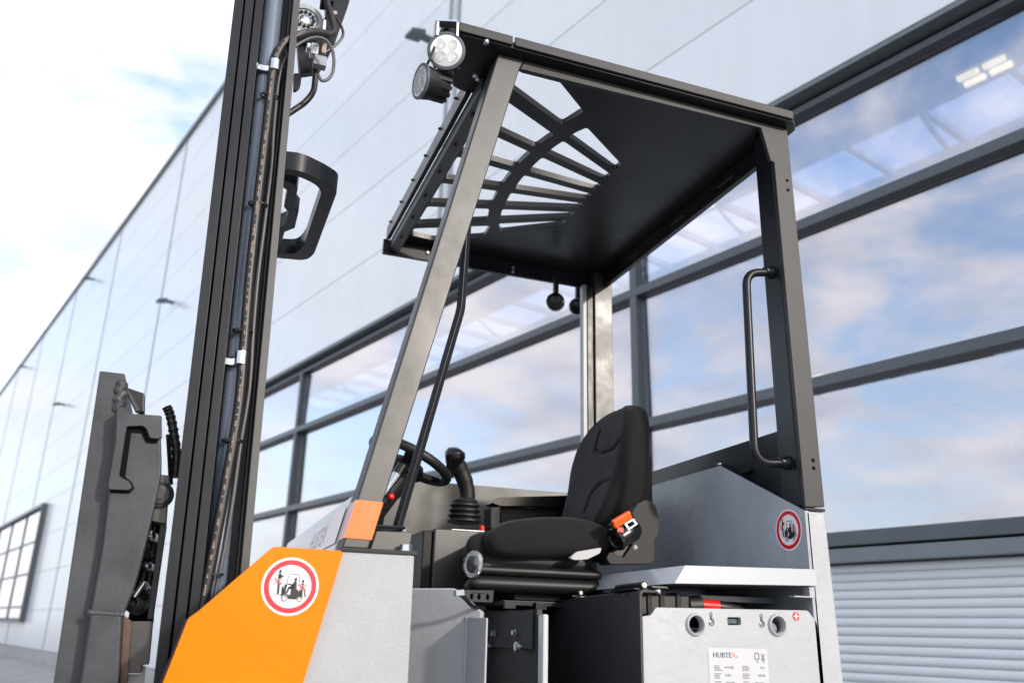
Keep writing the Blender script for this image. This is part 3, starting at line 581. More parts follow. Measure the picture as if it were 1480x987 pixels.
kt = at(655, 664, y=kb.y-0.02); obj('spinner_knob', MB().lathe(kb+snn*0.008, (kt-kb), [(0.014, 0), (0.013, 0.012), (0.016, 0.030), (0.027, 0.050), (0.030, 0.062), (0.025, 0.075), (0.010, 0.082)], 22), plastic_gloss, sw)
col = obj('steering_column', MB().tube([SC-snn*0.03, SC-snn*0.16+Vector((-0.03, 0, 0)), (0.42, 2.32, 0.10), (0.40, 2.34, -0.4)], [0.032, 0.038, 0.05, 0.06], 18), plastic, truck)
obj('dash_housing', MB().prism('y', rnd([(0.465, 0.30), (0.56, 0.365), (0.575, 0.40), (0.53, 0.425), (0.465, 0.42)], 0.015, 3), 2.34, 2.60), plastic, col, bev=0.004)
p = at(569, 716, y=2.1); obj('stop_switch', MB().lathe(p+Vector((-0.02, 0.02, -0.004)), (0.75, -0.65, 0.1), [(0.014, -0.03), (0.014, 0.018)], 16), plastic, col)
obj('stop_button', MB().lathe(p+Vector((-0.02, 0.02, -0.004)), (0.75, -0.65, 0.1), [(0.0085, 0.018), (0.0085, 0.024), (0.005, 0.027)], 16), red, col)
p = at(571, 692, y=2.1); obj('gas_strut', MB().tube([p+Vector((-0.03, 0, -0.05)), p+Vector((0.005, 0, 0.012))], [0.004, 0.013], 14), chrome, col)
obj('strut_cap', MB().tube([p+Vector((0.005, 0, 0.0125)), p+Vector((0.018, 0, 0.036))], 0.0145, 14), plastic_gloss, col)
for i in range(4):
    q = at(557-4*i, 727+9*i, y=1.95); obj('cable_gland', MB().lathe(q+Vector((-0.02, 0, 0)), (1, -0.2, 0.2), [(0.012, 0), (0.012, 0.018), (0.007, 0.024)], 10), plastic, col)

# ------------------------------------------------------------------ seat
def inset(pts, d):
    cx = sum(p[0] for p in pts)/len(pts); cz = sum(p[1] for p in pts)/len(pts); out = []
    for a, b in pts:
        l = math.hypot(a-cx, b-cz); k = max(0.05, 1-d/l); out.append((cx+(a-cx)*k, cz+(b-cz)*k))
    return out
def closed_smooth(pts, n=5):
    k = len(pts); out = []
    for i in range(k):
        a, b, c, d = [Vector(pts[(i+j) % k]) for j in (-1, 0, 1, 2)]
        for j in range(n):
            t = j/n; out.append(tuple(0.5*((2*b)+(c-a)*t+(2*a-5*b+4*c-d)*t*t+(3*b-a-3*c+d)*t**3)))
    return out
def taper(x, y): return x+max(0.0, min(1.0, (0.95-x)/0.33))*max(0.0, y-1.955)*0.27      # the seat narrows to the front
def pillow(mb, prof, y0, y1, r, sag=0.0):
    steps = [(0, r), (0.12*r, r*0.55), (0.35*r, r*0.24), (0.75*r, 0.07*r), (1.3*r, 0)]
    rings = []
    ys = [(y0+a, d) for a, d in steps]+[((y0+y1)/2, 0.0)]+[(y1-a, d) for a, d in reversed(steps)]
    for y, d in ys:
        pr_ = inset(prof, d) if d else prof
        rings.append([(taper(x, y), y, z) for x, z in pr_])
    return mb.loft(rings)
cpx = [(701, 788), (703, 771), (726, 755), (765, 748), (812, 746.5), (848, 752), (874, 764), (882, 784), (868, 797), (822, 803.5), (760, 804), (716, 801)]
seat = obj('seat', MB().box(0.75, 0.95, 1.99, 2.28, 0.075, 0.19), plastic, truck, bev=0.004)
obj('cushion', pillow(MB(), closed_smooth(xz(cpx, 1.955)), 1.925, 2.335, 0.030), fabric, seat, ang=80)
obj('cushion_front', pillow(MB(), closed_smooth(xz([(669, 799), (667, 785), (676, 773), (700, 768), (722, 778), (722, 800), (692, 806)], 2.0)), 1.965, 2.30, 0.022), fabric, seat, ang=80)
lev = [(.262, 2.035, 2.27, .985, 1.06), (.30, 2.01, 2.29, .993, 1.085), (.335, 1.995, 2.305, 1.006, 1.105), (.40, 1.985, 2.325, 1.030, 1.128), (.47, 1.983, 2.338, 1.047, 1.138), (.53, 1.985, 2.322, 1.061, 1.142), (.57, 1.992, 2.28, 1.072, 1.143), (.592, 2.005, 2.235, 1.080, 1.142), (.606, 2.03, 2.18, 1.090, 1.136), (.612, 2.06, 2.14, 1.100, 1.126)]
def lerp_lev(t):
    t = t*(len(lev)-1); i = min(int(t), len(lev)-2); f_ = t-i
    a, b, c, d = lev[max(i-1, 0)], lev[i], lev[i+1], lev[min(i+2, len(lev)-1)]
    return [0.5*((2*q)+(r_-p_)*f_+(2*p_-5*q+4*r_-s_)*f_*f_+(3*q-p_-3*r_+s_)*f_**3) for p_, q, r_, s_ in zip(a, b, c, d)]
gro = [[(lambda p: (p.y, p.z))(at(u, v, x=x)) for u, v in pl] for x, pl in ((1.058, [(860, 622), (859, 650), (868, 656), (888, 649), (902, 630), (909, 606)]), (1.026, [(855, 740), (855, 712), (864, 699), (884, 693), (890, 700), (894, 742)]))]
def gdist(y, z):
    best = 9
    for pl in gro:
        for (a, b), (c, d) in zip(pl[:-1], pl[1:]):
            l2 = (c-a)**2+(d-b)**2; t = max(0, min(1, ((y-a)*(c-a)+(z-b)*(d-b))/l2)); best = min(best, math.hypot(y-a-t*(c-a), z-b-t*(d-b)))
    return best
rings = []; NF = 64
for i in range(91):
    z, ya, yb_, xf, xb = lerp_lev(i/90); wy = (yb_-ya)/2; cy_ = (ya+yb_)/2; ring = []
    rc = min(0.028, wy*0.6, (xb-xf)*0.48)
    for j in range(NF):                                     # front edge, dense
        y = ya+rc+(yb_-ya-2*rc)*j/(NF-1); q = (y-cy_)/wy
        dx_ = -0.010*max(0, abs(q)-0.45)**1*(1 if z < .56 else .4)+0.004
        gd = gdist(y, z); dx_ += 0.010*math.exp(-(gd/0.0045)**2)
        ring.append((xf+dx_, y, z))
    for j in range(1, 7): t = math.pi/2*j/6; ring.append((xf+rc-rc*math.cos(t), yb_-rc+rc*math.sin(t), z))
    for j in range(7): t = math.pi/2*j/6; ring.append((xb-rc+rc*math.sin(t), yb_-rc+rc*math.cos(t), z))
    for j in range(7): t = math.pi/2*j/6; ring.append((xb-rc+rc*math.cos(t), ya+rc-rc*math.sin(t), z))
    for j in range(1, 7): t = math.pi/2*j/6; ring.append((xf+rc-rc*math.sin(t), ya+rc-rc*math.cos(t), z))
    rings.append(ring)
obj('backrest', MB().loft(rings), fabric, seat, ang=80)
obj('back_shell', MB().prism('y', rnd([(1.085, 0.20), (1.15, 0.20), (1.155, 0.46), (1.135, 0.50), (1.11, 0.38)], 0.012, 3), 2.02, 2.30), plastic, seat, bev=0.004)
bl = []
for z, e in ((.187, .012), (.160, .010), (.150, .002), (.144, -.012), (.136, -.016), (.128, -.012), (.1245, .004), (.1205, -.010), (.112, -.020), (.100, -.020), (.092, -.012), (.086, .0)):
    bl.append([(taper(a, b), b, z+0.004*math.sin(a*21)*(1 if z < .17 else 0)) for a, b in rnd([(0.640+e, 1.965+e), (0.965-e*0.6, 1.965+e), (0.965-e*0.6, 2.295-e), (0.640+e, 2.295-e)], 0.03, 5)])
obj('suspension_bellows', MB().loft(bl), rubber, seat, ang=70)
kc = at(683, 815, y=1.955); kd = Vector((-0.96, -0.28, 0.03))
obj('weight_knob', MB().lathe(kc-kd*0.012, kd, [(0.012, -0.03), (0.012, 0), (0.026, 0.001), (0.029, 0.012), (0.024, 0.024), (0.019, 0.026), (0.018, 0.022), (0, 0.021)], 10, cap=False), clear, seat, ang=20)
obj('knob_dial', MB().lathe(kc-kd*0.012, kd, [(0.021, 0.0), (0.0225, 0.006), (0.019, 0.017), (0.010, 0.019), (0, 0.019)], 16, cap=False), plastic, seat)
obj('knob_core', MB().lathe(kc-kd*0.012, kd, [(0.0305, 0.003), (0.0325, 0.006), (0.0325, 0.011), (0.0305, 0.014)], 24), lens_d, seat)
obj('knob_shaft', MB().tube([kc-kd*0.03, (kc-kd*0.03)+Vector((0.05, 0.01, 0))], 0.008, 10), plastic, seat)
obj('seat_lever', MB().prism('y', rnd(xz([(823, 806), (833, 797), (869, 791), (867, 799), (848, 808), (830, 809)], 1.91), 0.005, 4), 1.908, 1.922), lever_m, seat, bev=0.003)
# belt retractor at the near rear corner
rt_ = obj('belt_retractor', MB().prism('y', rnd(xz([(912, 742), (920, 728), (933, 722), (946, 730), (951, 750), (950, 772), (944, 778), (944, 809), (939, 814), (881, 815), (875, 807), (880, 797), (900, 806), (925, 768)], 1.91), 0.006, 3), 1.905, 1.962), plastic, truck, bev=0.003)
obj('retractor_plate', MB().prism('y', rnd(xz([(884, 798), (918, 752), (938, 775), (906, 812), (892, 808)], 1.92), 0.004, 3), 1.915, 1.955), plastic_gloss, rt_, bev=0.002)
ra = at(888, 781, y=1.895); rb = at(925, 757, y=1.905)
obj('belt_reel', MB().lathe(ra, rb-ra, [(0.0, 0.006), (0.018, 0.004), (0.020, 0.0), (0.028, 0.003), (0.030, 0.009), (0.0265, 0.013), (0.0285, 0.030), (0.0285, 0.062), (0.022, 0.074), (0.0, 0.075)], 28, cap=False), plastic_gloss, rt_)
obj('buckle_tab', MB().tube([at(886, 758, y=1.868), at(911, 743, y=1.868)], (0.0105, 0.006), sq=(0, -0.3, 1)), belt_orange, rt_, bev=0.004)
bq = xz([(902, 757), (915, 749), (921, 757), (908, 766)], 1.872); bh = inset(bq, 0.006)
obj('buckle_plate', MB().prism('y', bq, 1.870, 1.873, holes=[bh]), mat('dull_buckle_steel', (0.35, 0.37, 0.40), 0.35, metal=1.0), rt_)
obj('buckle_grip', MB().prism('y', rnd(xz([(880, 759), (886, 753), (914, 745), (912, 752), (894, 764), (884, 764)], 1.878), 0.003, 3), 1.874, 1.884), plastic, rt_, bev=0.001)
obj('red_release', MB().box(ra.x-0.003, ra.x+0.014, 1.872, 1.884, ra.z+0.018, ra.z+0.030), red, rt_, bev=0.001)
p = at(917, 791, y=1.912); obj('retractor_bolt', MB().lathe(p, (-0.3, -1, 0), [(0.006, 0), (0.006, 0.008), (0.003, 0.010)], 12), lever_m, rt_)
# armrest on the far side
ar = obj('armrest', MB().prism('y', rnd(xz([(711, 727), (718, 719), (822, 716), (830, 735), (770, 731), (723, 731)], 2.37), 0.006, 3), 2.365, 2.435), plastic_gloss, truck, bev=0.006)
obj('armrest_post', MB().prism('y', xz([(708, 733), (723, 731.5), (722, 762), (708, 764)], 2.375), 2.37, 2.43), plastic, ar, bev=0.003)
obj('armrest_bracket', MB().prism('y', xz([(724, 732), (828, 736), (828, 764), (724, 764)], 2.40), 2.40, 2.42), plastic, ar, bev=0.002)
# seat rails, lever and pedestal
rail = obj('seat_rail', MB().box(0.72, 0.95, 1.985, 2.28, 0.062, 0.0745), black, truck, bev=0.002)
sl_h = [[(a, b) for a, b in circ(x, 0.078, 0.004, 10, 0.007)] for x in (0.632, 0.650, 0.671)]
obj('slot_bracket', MB().prism('y', rnd([(0.612, 0.066), (0.684, 0.066), (0.686, 0.094), (0.614, 0.092)], 0.003, 2), 1.955, 1.9595, holes=sl_h), black, rail, bev=0.001)
obj('slide_lever', MB().tube(smooth([at(664, 858, y=1.73), at(672, 864, y=1.735), at(684, 876, y=1.75), at(700, 880, y=1.80)], 4), 0.0045, 10), black, rail)
obj('lever_cap', MB().tube([at(657, 857, y=1.725), at(670, 856, y=1.725)], (0.008, 0.006), sq=(0, 1, 0)), jointm, rail, bev=0.002)
for x in (0.72, 0.80, 0.88): obj('rail_latch', MB().box(x, x+0.03, 1.975, 1.984, 0.054, 0.072), black, rail, bev=0.002)
XP = 0.722
obj('pedestal_core', MB().box(XP+0.015, 0.90, 2.14, 2.28, -0.50, 0.055), black, truck)
ped = obj('seat_pedestal', MB().box(XP, XP+0.014, 1.776, 2.20, -0.50, 0.050), charcoal, truck, bev=0.002)
obj('pedestal_flap', MB().box(XP-0.006, XP-0.001, 1.79, 2.145, -0.033, 0.047), charcoal, ped, bev=0.0015)
obj('pedestal_strip', MB().box(XP+0.002, XP+0.016, 1.745, 1.774, -0.50, 0.040), cowl_m, ped, bev=0.005)
for u, v in ((716, 915), (746, 914)):
    p = at(u, v, x=XP-0.007); obj('pedestal_bolt', MB().lathe(p, (-1, 0, 0), [(0.008, 0), (0.008, 0.004), (0.006, 0.0045), (0.006, 0.010)], 6), zinc, ped)
for u, v in ((712, 933), (757, 934)):
    p = at(u, v, x=XP-0.001); obj('pedestal_bolt', MB().lathe(p, (-1, 0, 0), [(0.005, 0), (0.005, 0.012), (0.0115, 0.0125), (0.0115, 0.019), (0.009, 0.021)], 12), zinc, ped)
def vpanel(pts, z0, off):
    n_ = len(pts); o_ = Vector(off); mb = MB()
    fr_ = [Vector((x, y, zt)) for x, y, zt in pts]+[Vector((x, y, z0)) for x, y, zt in reversed(pts)]
    k = len(fr_); vs_ = fr_+[p+o_ for p in fr_]; fs_ = []
    for i in range(n_-1): fs_ += [(i, i+1, k-2-i, k-1-i), (k+i, k+k-1-i, k+k-2-i, k+i+1)]
    fs_ += [(i, (i+1) % k, k+(i+1) % k, k+i) for i in range(k)]
    return mb.add(vs_, fs_)
ig = obj('footwell_panel', vpanel([(0.415, 1.94, 0.0875), (0.541, 1.806, 0.0875), (0.552, 1.795, 0.078), (0.590, 1.755, 0.040)], -0.52, (0.012, 0.016, 0)), grey, truck, bev=0.004, seg=3)
obj('footwell_corner', vpanel([(0.5655, 1.779, 0.030), (0.570, 1.745, 0.029), (0.5785, 1.690, 0.028)], -0.52, (0.005, 0.001, 0)), grey, ig, bev=0.004, seg=3)
wp = MB().tube([(0.5665+0.0004*math.sin(i*1.9), 1.7795, 0.030-0.55*i/40) for i in range(41)], [0.0034+0.0004*math.sin(i*2.7) for i in range(41)], 8)
obj('footwell_weld', wp, grey, ig)

# ------------------------------------------------------------------ battery bay
lid = obj('bay_lid', MB().prism('y', [(0.947, 0.1045), (0.974, 0.1415), (1.290, 0.1485), (1.3055, 0.1485), (1.3055, 0.1135), (1.290, 0.1135)], 1.580, 2.03), cowl_m, truck, bev=0.003)
obj('lid_tab', MB().prism('y', [(1.250, 0.0885), (1.3055, 0.0885), (1.3055, 0.113), (1.291, 0.113), (1.291, 0.0915), (1.250, 0.0915)], 1.588, 1.61), grey, lid, bev=0.001)
# black side door with a folded top, hinged to the lid
d0 = Vector((0.872, 1.590, 0)); d1 = Vector((0.8735, 2.13, 0)); dd = (d1-d0).normalized(); dn = Vector((dd.y, -dd.x, 0))
def dpt(l, o_, z): q = d0+dd*l+dn*o_; return (q.x, q.y, z-0.017*l*(1 if z > 0 else 0))
prof = [(-0.0015, -0.52), (-0.0015, 0.080), (0.001, 0.0865), (0.007, 0.0895), (0.042, 0.0895), (0.042, 0.0845), (0.009, 0.0845), (0.0045, 0.080), (0.0045, -0.52)]
door = obj('battery_door', MB().loft([[dpt(l, a, b) for a, b in prof] for l in (0, (d1-d0).length)]), charcoal, truck, bev=0.001)
for l0, l1, sc_ in ((0.02, 0.13, 1.0), (0.33, 0.40, 0.8)):
    hb = MB(); q = [dpt(l, 0.012, 0.0905) for l in (l0, l1)]
    hb.loft([[dpt(l, a, b) for a, b in ((-0.002, 0.0905), (0.036, 0.0905), (0.036, 0.0945), (-0.002, 0.0945))] for l in (l0, l1)])
    hn = obj('hinge', hb, black, door, bev=0.001)
    obj('hinge_pin', MB().tube([dpt(l0-0.006, 0.018, 0.100), dpt(l1+0.004, 0.018, 0.100)], 0.0075*sc_, 14), black, door)
    obj('hinge_pin_end', MB().tube([dpt(l0-0.0075, 0.018, 0.100), dpt(l0-0.006, 0.018, 0.100)], 0.0045*sc_, 12), zinc, door)
obj('hinge_leaf', MB().box(0.905, 0.945, 1.60, 1.68, 0.094, 0.099), pillar_m, door, bev=0.002)
obj('flange_screw', MB().lathe((0.912, 1.592, 0.087), (0.4, -1, 0), [(0.005, 0), (0.005, 0.008), (0.003, 0.009)], 8), zinc, door)
for l in (0.05, 0.085): obj('door_notch', MB().loft([[dpt(l+s_, a, b) for a, b in ((-0.0025, 0.0795), (0.002, 0.088), (0.008, 0.0905), (0.010, 0.0895), (0.0, 0.079))] for s_ in (0, 0.006)]), gasket, door)
# battery
zb = 1.600
bf = rnd([(0.882, 0.0385), (0.901, 0.0405), (0.914, 0.0565), (1.2915, 0.0620), (1.3135, 0.0365), (1.3165, -0.50), (0.880, -0.50)], [0.003, 0.004, 0.004, 0.006, 0.008, 0, 0], 3)
hl = [circ(1.0045, 0.0255, 0.0165, 32), circ(1.2075, 0.0295, 0.0165, 32), rnd([(1.083, 0.0265), (1.117, 0.0272), (1.117, 0.0432), (1.083, 0.0425)], 0.004, 3)]
bat = obj('battery', MB().prism('y', bf, zb, zb+0.012, holes=hl), grey, truck)
obj('battery_tray', MB().box(0.889, 1.302, zb+0.0125, 2.0, -0.50, 0.010), gasket, bat)
obj('battery_side', MB().box(0.8815, 0.888, zb+0.0125, 1.99, -0.50, 0.036), grey, bat, bev=0.003)
for x, z in ((1.0045, 0.0255), (1.2075, 0.0295)):
    obj('lifting_ring', MB().lathe((x, zb-0.0005, z), (0, -1, 0), [(0.0170, -0.008), (0.0170, 0.004), (0.0185, 0.0065), (0.0215, 0.005), (0.0235, 0)], 36, cap=False), grey, bat)
obj('lifting_bolt', MB().lathe((1.2035, 1.62, 0.022), (0, -1, 0.15), [(0.012, 0), (0.012, 0.008), (0.007, 0.0085), (0.006, 0.014)], 16), st_grey, bat)
obj('window_connector', MB().box(1.086, 1.114, 1.609, 1.613, 0.030, 0.040), st_dark, bat)
obj('lifting_bar', MB().tube([(0.985, 1.63, 0.016), (1.03, 1.63, 0.014)], 0.005, 10), zinc, bat)
# prints on the battery front
pb = MB(); YB_ = zb-0.0008
def bquad(mb, x0, x1, z0, z1, mi, l=0): mb.add([(x0, YB_-0.0004*l, z0), (x1, YB_-0.0004*l, z0), (x1, YB_-0.0004*l, z1), (x0, YB_-0.0004*l, z1)], [(0, 1, 2, 3)], mi)
lx, lz, lw, lh = 1.032, -0.0190, 0.1450, 0.165
bquad(pb, lx, lx+lw, lz-lh, lz, 0)
AX, AZ = (1, 0, 0), (0, 0, 1)
w1 = text_mb(pb, 'HUBTE', (lx+0.0105, YB_-0.0005, lz-0.0185), AX, AZ, 0.0145, 1)
text_mb(pb, 'HUBTE', (lx+0.0108, YB_-0.0006, lz-0.0185), AX, AZ, 0.0145, 1)
text_mb(pb, 'X', (lx+0.0105+w1+0.0008, YB_-0.0005, lz-0.0185), AX, AZ, 0.0145, 2)
bquad(pb, lx+0.0105+w1+0.0118, lx+0.0105+w1+0.0155, lz-0.0185, lz-0.0150, 2, 1)
rows = [('8 P10 SB', '72 V'), ('V1701', '560 Ah'), ('18050586', '475-490 kg'), ('1/2023', '40 l'), ('', ''), ('', '')]
for i, (a, b) in enumerate(rows):
    zr = lz-0.034-i*0.0150
    for x in (0.012, 0.080):
        for j in range(4):
            wd = (0.012+0.010*random.random()); bquad(pb, lx+x, lx+x+wd, zr-0.0028*j-0.0013, zr-0.0028*j, 3, 1)
    if a: text_mb(pb, a, (lx+0.037, YB_-0.0005, zr-0.0055), AX, AZ, 0.0060, 4)
    if b: text_mb(pb, b, (lx+0.136, YB_-0.0005, zr-0.0055), AX, AZ, 0.0060, 4, align='RIGHT')
bquad(pb, lx+0.090, lx+0.108, lz-0.094, lz-0.086, 5, 1)
def stroke(mb, pts, w_, mi, y):
    for (a, b), (c, d) in zip(pts[:-1], pts[1:]):
        n_ = Vector((-(d-b), c-a)); n_ = n_.normalized()*w_/2 if n_.length else n_
        mb.add([(a+n_.x, y, b+n_.y), (c+n_.x, y, d+n_.y), (c-n_.x, y, d-n_.y), (a-n_.x, y, b-n_.y)], [(0, 1, 2, 3)], mi)
stroke(pb, [(a, b) for a, b in circ(lx+0.118, lz-0.015, 0.0055, 14, 0.007)]+[(lx+0.1235, lz-0.015)], 0.0016, 4, YB_-0.0005)
stroke(pb, [(lx+0.129, lz-0.010), (lx+0.137, lz-0.022), (lx+0.129, lz-0.022), (lx+0.137, lz-0.010)], 0.0014, 4, YB_-0.0005)
bquad(pb, lx+0.117, lx+0.121, lz-0.027, lz-0.025, 4, 1); bquad(pb, lx+0.132, lx+0.136, lz-0.027, lz-0.025, 4, 1)
obj('rating_plate', pb, [label_m, st_dark, st_orange, st_grey, st_black, st_blue], bat, label='white printed rating plate on the battery front')
for x in (1.0430, 1.1680):
    hk = MB(); z = 0.036; yy = YB_-0.0004
    stroke(hk, circ(x, z+0.0115, 0.0032, 10)+[(x+0.0032, z+0.0115)], 0.0013, 0, yy)
    stroke(hk, [(x-0.0014, z+0.008), (x-0.0014, z+0.001)]+[(x+0.0005+0.0062*math.cos(math.radians(t)), z-0.0045+0.0068*math.sin(math.radians(t))) for t in range(120, -200, -25)], 0.0014, 0, yy)
    stroke(hk, [(x+0.0016, z+0.008), (x+0.0016, z+0.0005)]+[(x+0.0005+0.0028*math.cos(math.radians(t)), z-0.0045+0.0032*math.sin(math.radians(t))) for t in range(80, -190, -30)], 0.0012, 0, yy)
    obj('hook_symbol', hk, st_black, bat)
ps = MB(); c_ = circ(1.2585, 0.0490, 0.0088, 28); ps.add([(a, YB_, b) for a, b in c_], [tuple(range(28))], 0)
for w_, h_ in ((0.0125, 0.0030), (0.0030, 0.0125)):
    ps.add([(1.2585+s_*w_/2, YB_-0.0004-0.0002*(w_ > h_), 0.0490+t_*h_/2) for s_, t_ in ((-1, -1), (1, -1), (1, 1), (-1, 1))], [(0, 1, 2, 3)], 1)
obj('plus_sign', ps, [red, st_white], bat, label='red disc with a white plus')
# plug and cable under the lid
yc = 1.66
plug = obj('battery_plug', MB().tube([(0.90, yc, 0.062), (1.02, yc, 0.064)], (0.018, 0.022), sq=(0, 1, 0)), rubber, truck, bev=0.004)
for x in (0.915, 0.945, 0.985): obj('plug_rib', MB().tube([(x, yc, 0.064), (x+0.012, yc, 0.064)], (0.022, 0.026), sq=(0, 1, 0)), plastic, plug, bev=0.003)
obj('plug_collar', MB().tube([(1.021, yc, 0.064), (1.054, yc, 0.066)], 0.0215, 18), rubber, plug)
obj('red_sleeve', MB().tube([(1.055, yc, 0.0665), (1.100, yc, 0.0655)], [0.0140, 0.0135], 18), red, plug)
obj('battery_cable', MB().tube(smooth([(1.1005, yc, 0.0655), (1.13, yc, 0.063), (1.17, yc+0.01, 0.055), (1.20, yc+0.04, 0.03)], 5), 0.0105, 14), hose_m, plug)
obj('bay_cross_bar', MB().box(0.93, 1.30, 1.72, 1.74, 0.078, 0.092), cylm, truck, bev=0.002)
obj('bay_back', MB().box(0.92, 1.30, 1.99, 2.02, -0.4, 0.102), black, truck)
# running gear below the frame
for x, y in ((0.12, 1.72), (1.15, 1.72), (1.15, 2.5), (0.12, 2.5)):
    wz = GZ+0.17; wh = obj('wheel', MB().lathe((x, y+0.06, wz), (0, -1, 0), [(0.10, 0), (0.15, 0.0), (0.17, 0.02), (0.17, 0.10), (0.15, 0.12), (0.10, 0.12), (0.095, 0.10), (0.03, 0.10), (0.03, 0.12), (0, 0.12)], 32, cap=False), rubber, truck)
    obj('wheel_rim', MB().lathe((x, y+0.06, wz), (0, -1, 0), [(0.098, 0.05), (0.098, 0.108), (0.085, 0.104), (0, 0.104)], 24, cap=False), grey_mid, wh)
obj('chassis', MB().box(0.32, 1.30, 1.64, 2.68, GZ+0.06, -0.505), grey_mid, truck, bev=0.01)

# ------------------------------------------------------------------ mast
def tilt(p): return Vector((p.x-0.030*(p.z-0.69), p.y, p.z))
def tmb(): return MB(tilt)
ZB, ZM = -0.50, 1.95
mast = obj('mast', tmb().box(0.018, 0.083, 1.835, 1.860, ZB, ZM), black, truck)
def rail_beam(name, prof, m_=black):
    return obj(name, tmb().prism('z', prof, ZB, ZM), m_, mast, bev=0.0015)
def channel(x0, x1, y0, d):     # I-shaped rolled section seen end-on
    w_ = x1-x0
    return [(x0, y0), (x1, y0), (x1, y0+0.020), (x0+w_*0.62, y0+0.026), (x0+w_*0.62, y0+d-0.026), (x1, y0+d-0.020), (x1, y0+d), (x0, y0+d)]
for y0, sgn in ((1.748, 1), (2.290, -1)):
    d = 0.085
    fl_ = (lambda pf_: pf_) if sgn > 0 else (lambda pf_: [(a, 2*(y0+d/2)-b) for a, b in pf_])
    rail_beam('outer_rail', fl_(channel(-0.0480, -0.0278, y0, d)))
    rail_beam('middle_rail', fl_(channel(-0.0245, -0.0050, y0+0.004, d-0.01)))
    rail_beam('inner_rail', fl_(channel(-0.0018, 0.0160, y0+0.002, d-0.006)))
    for g0, g1 in ((-0.0290, -0.0235), (-0.0062, -0.0010)): obj('rail_gap_strip', tmb().box(g0, g1, (y0+0.030 if sgn > 0 else y0+d-0.034), (y0+0.034 if sgn > 0 else y0+d-0.030), ZB, ZM), gasket, mast)
    rail_beam('rear_rail', fl_([(0.0830, y0-0.002), (0.0985, y0-0.002), (0.0985, y0+d), (0.0780, y0+d), (0.0780, y0+d-0.02), (0.0830, y0+d-0.02)]), pillar_m)
for z in (-0.3, 1.62, 1.88): obj('mast_crossbar', tmb().box(-0.02, 0.012, 1.834, 2.289, z, z+0.07), black, mast, bev=0.003)
obj('lift_cylinder', tmb().tube([(0.0400, 1.797, ZB), (0.0400, 1.797, ZM)], 0.0228, 32), cylm, mast)
# hose path, following the photo's bend over the top
def inv(p): return Vector((p.x+0.030*(p.z-0.69), p.y, p.z))
hy_ = 1.762
hose_px = [(268, 1010), (281, 930), (296, 860), (313, 772), (328, 690), (345, 590), (353, 500), (361, 400), (373, 290), (385, 190), (394, 110), (399, 84), (412, 62), (434, 50), (455, 47), (474, 51)]
hp_ = [at(u, v, y=hy_) for u, v in hose_px]; hp_[-3].y += 0.004; hp_[-2] *= 1.01; hp_[-1] *= 1.02
hs = smooth(hp_, 5); obj('hydraulic_hose', MB().tube(hs, 0.0104, 14), hose_m, mast)
h2 = [at(474, 51, y=hy_*1.02), at(483, 46, y=1.805), at(479, 25, y=1.81), at(473, 5, y=1.815), at(472, -12, y=1.82)]
obj('upper_hose', MB().tube(smooth(h2, 5), 0.0085, 14), hose_m, mast)
cb_px = [(285, 1010), (300, 915), (325, 790), (337, 720), (348, 640), (361, 560), (366, 480), (373, 400), (383, 320), (393, 240), (395, 200), (398, 160), (404, 110), (415, 80), (432, 64), (452, 55), (470, 58), (481, 75), (482, 100), (475, 114), (465, 117), (460, 108)]
obj('signal_cable', MB().tube(smooth([at(u, v, y=1.772) for u, v in cb_px], 4), 0.0040, 10), mat('grey_cable', (0.09, 0.09, 0.10), 0.4), mast)
# printed line on the hose
pt = MB(); j = 10.0
while j < len(hs)-8:
    p = hs[int(j)].lerp(hs[int(j)+1], j-int(j)); t = hs[int(j)+1]-hs[int(j)]; L_ = t.length; t.normalize()
    nrm = Vector((-0.25, -1, 0)); nrm = (nrm-t*t.dot(nrm)).normalized(); b_ = nrm.cross(t)
    w_ = random.choice((0.0008, 0.0012, 0.002, 0.0026)); h0 = random.choice((0, 0, 0.001)); h1 = random.choice((0.0026, 0.0036, 0.0036))
    q = p+nrm*0.0107-b_*0.0026
    pt.add([q+b_*h0, q+t*w_+b_*h0, q+t*w_+b_*h1, q+b_*h1], [(0, 1, 2, 3)])
    j += (w_+(0.0012 if random.random() < 0.8 else 0.012))/L_
hpo = obj('hose_print', pt, copper, mast); hpo['kind'] = 'stuff'
for u, v in ((349, 518), (397, 96)):
    c = at(u, v, y=hy_); t = (at(u+2, v-22, y=hy_)-c).normalized()
    obj('pipe_clamp', MB().tube([c-t*0.0135, c+t*0.0135], 0.0135, 18), zinc, mast)
    obj('clamp_arm', MB().tube([c+Vector((-0.008, 0.004, -0.006)), c+Vector((-0.018, 0.004, -0.009)), c+Vector((-0.042, 0.010, -0.006))], (0.007, 0.0025), sq=(0, 0, 1)), zinc, mast, bev=0.001)
    obj('clamp_bolt', MB().lathe(c+Vector((-0.042, 0.012, -0.006)), (0, -1, 0), [(0.0075, 0), (0.0075, 0.010), (0.005, 0.013)], 12), zinc, mast)
for u, v in ((393, 140), (377, 296), (355, 479), (340, 637), (312, 830)):
    c = at(u, v, y=hy_+0.002); t = (at(u+2, v-22, y=hy_)-c).normalized(); a_ = t.cross(Vector((0, 1, 0))).normalized()
    ring = [c+a_*0.006+(a_*1.75*math.cos(q*math.pi/10)+Vector((0, 1, 0))*math.sin(q*math.pi/10))*0.0115 for q in range(21)]
    obj('cable_tie', MB().tube(ring, (0.0008, 0.0022), sq=tuple(t.cross(Vector((0, 1, 0)))), cap=False), plastic, mast)
    obj('tie_lock', MB().box(c.x-0.018, c.x-0.012, c.y-0.010, c.y-0.003, c.z-0.004, c.z+0.003), plastic, mast)
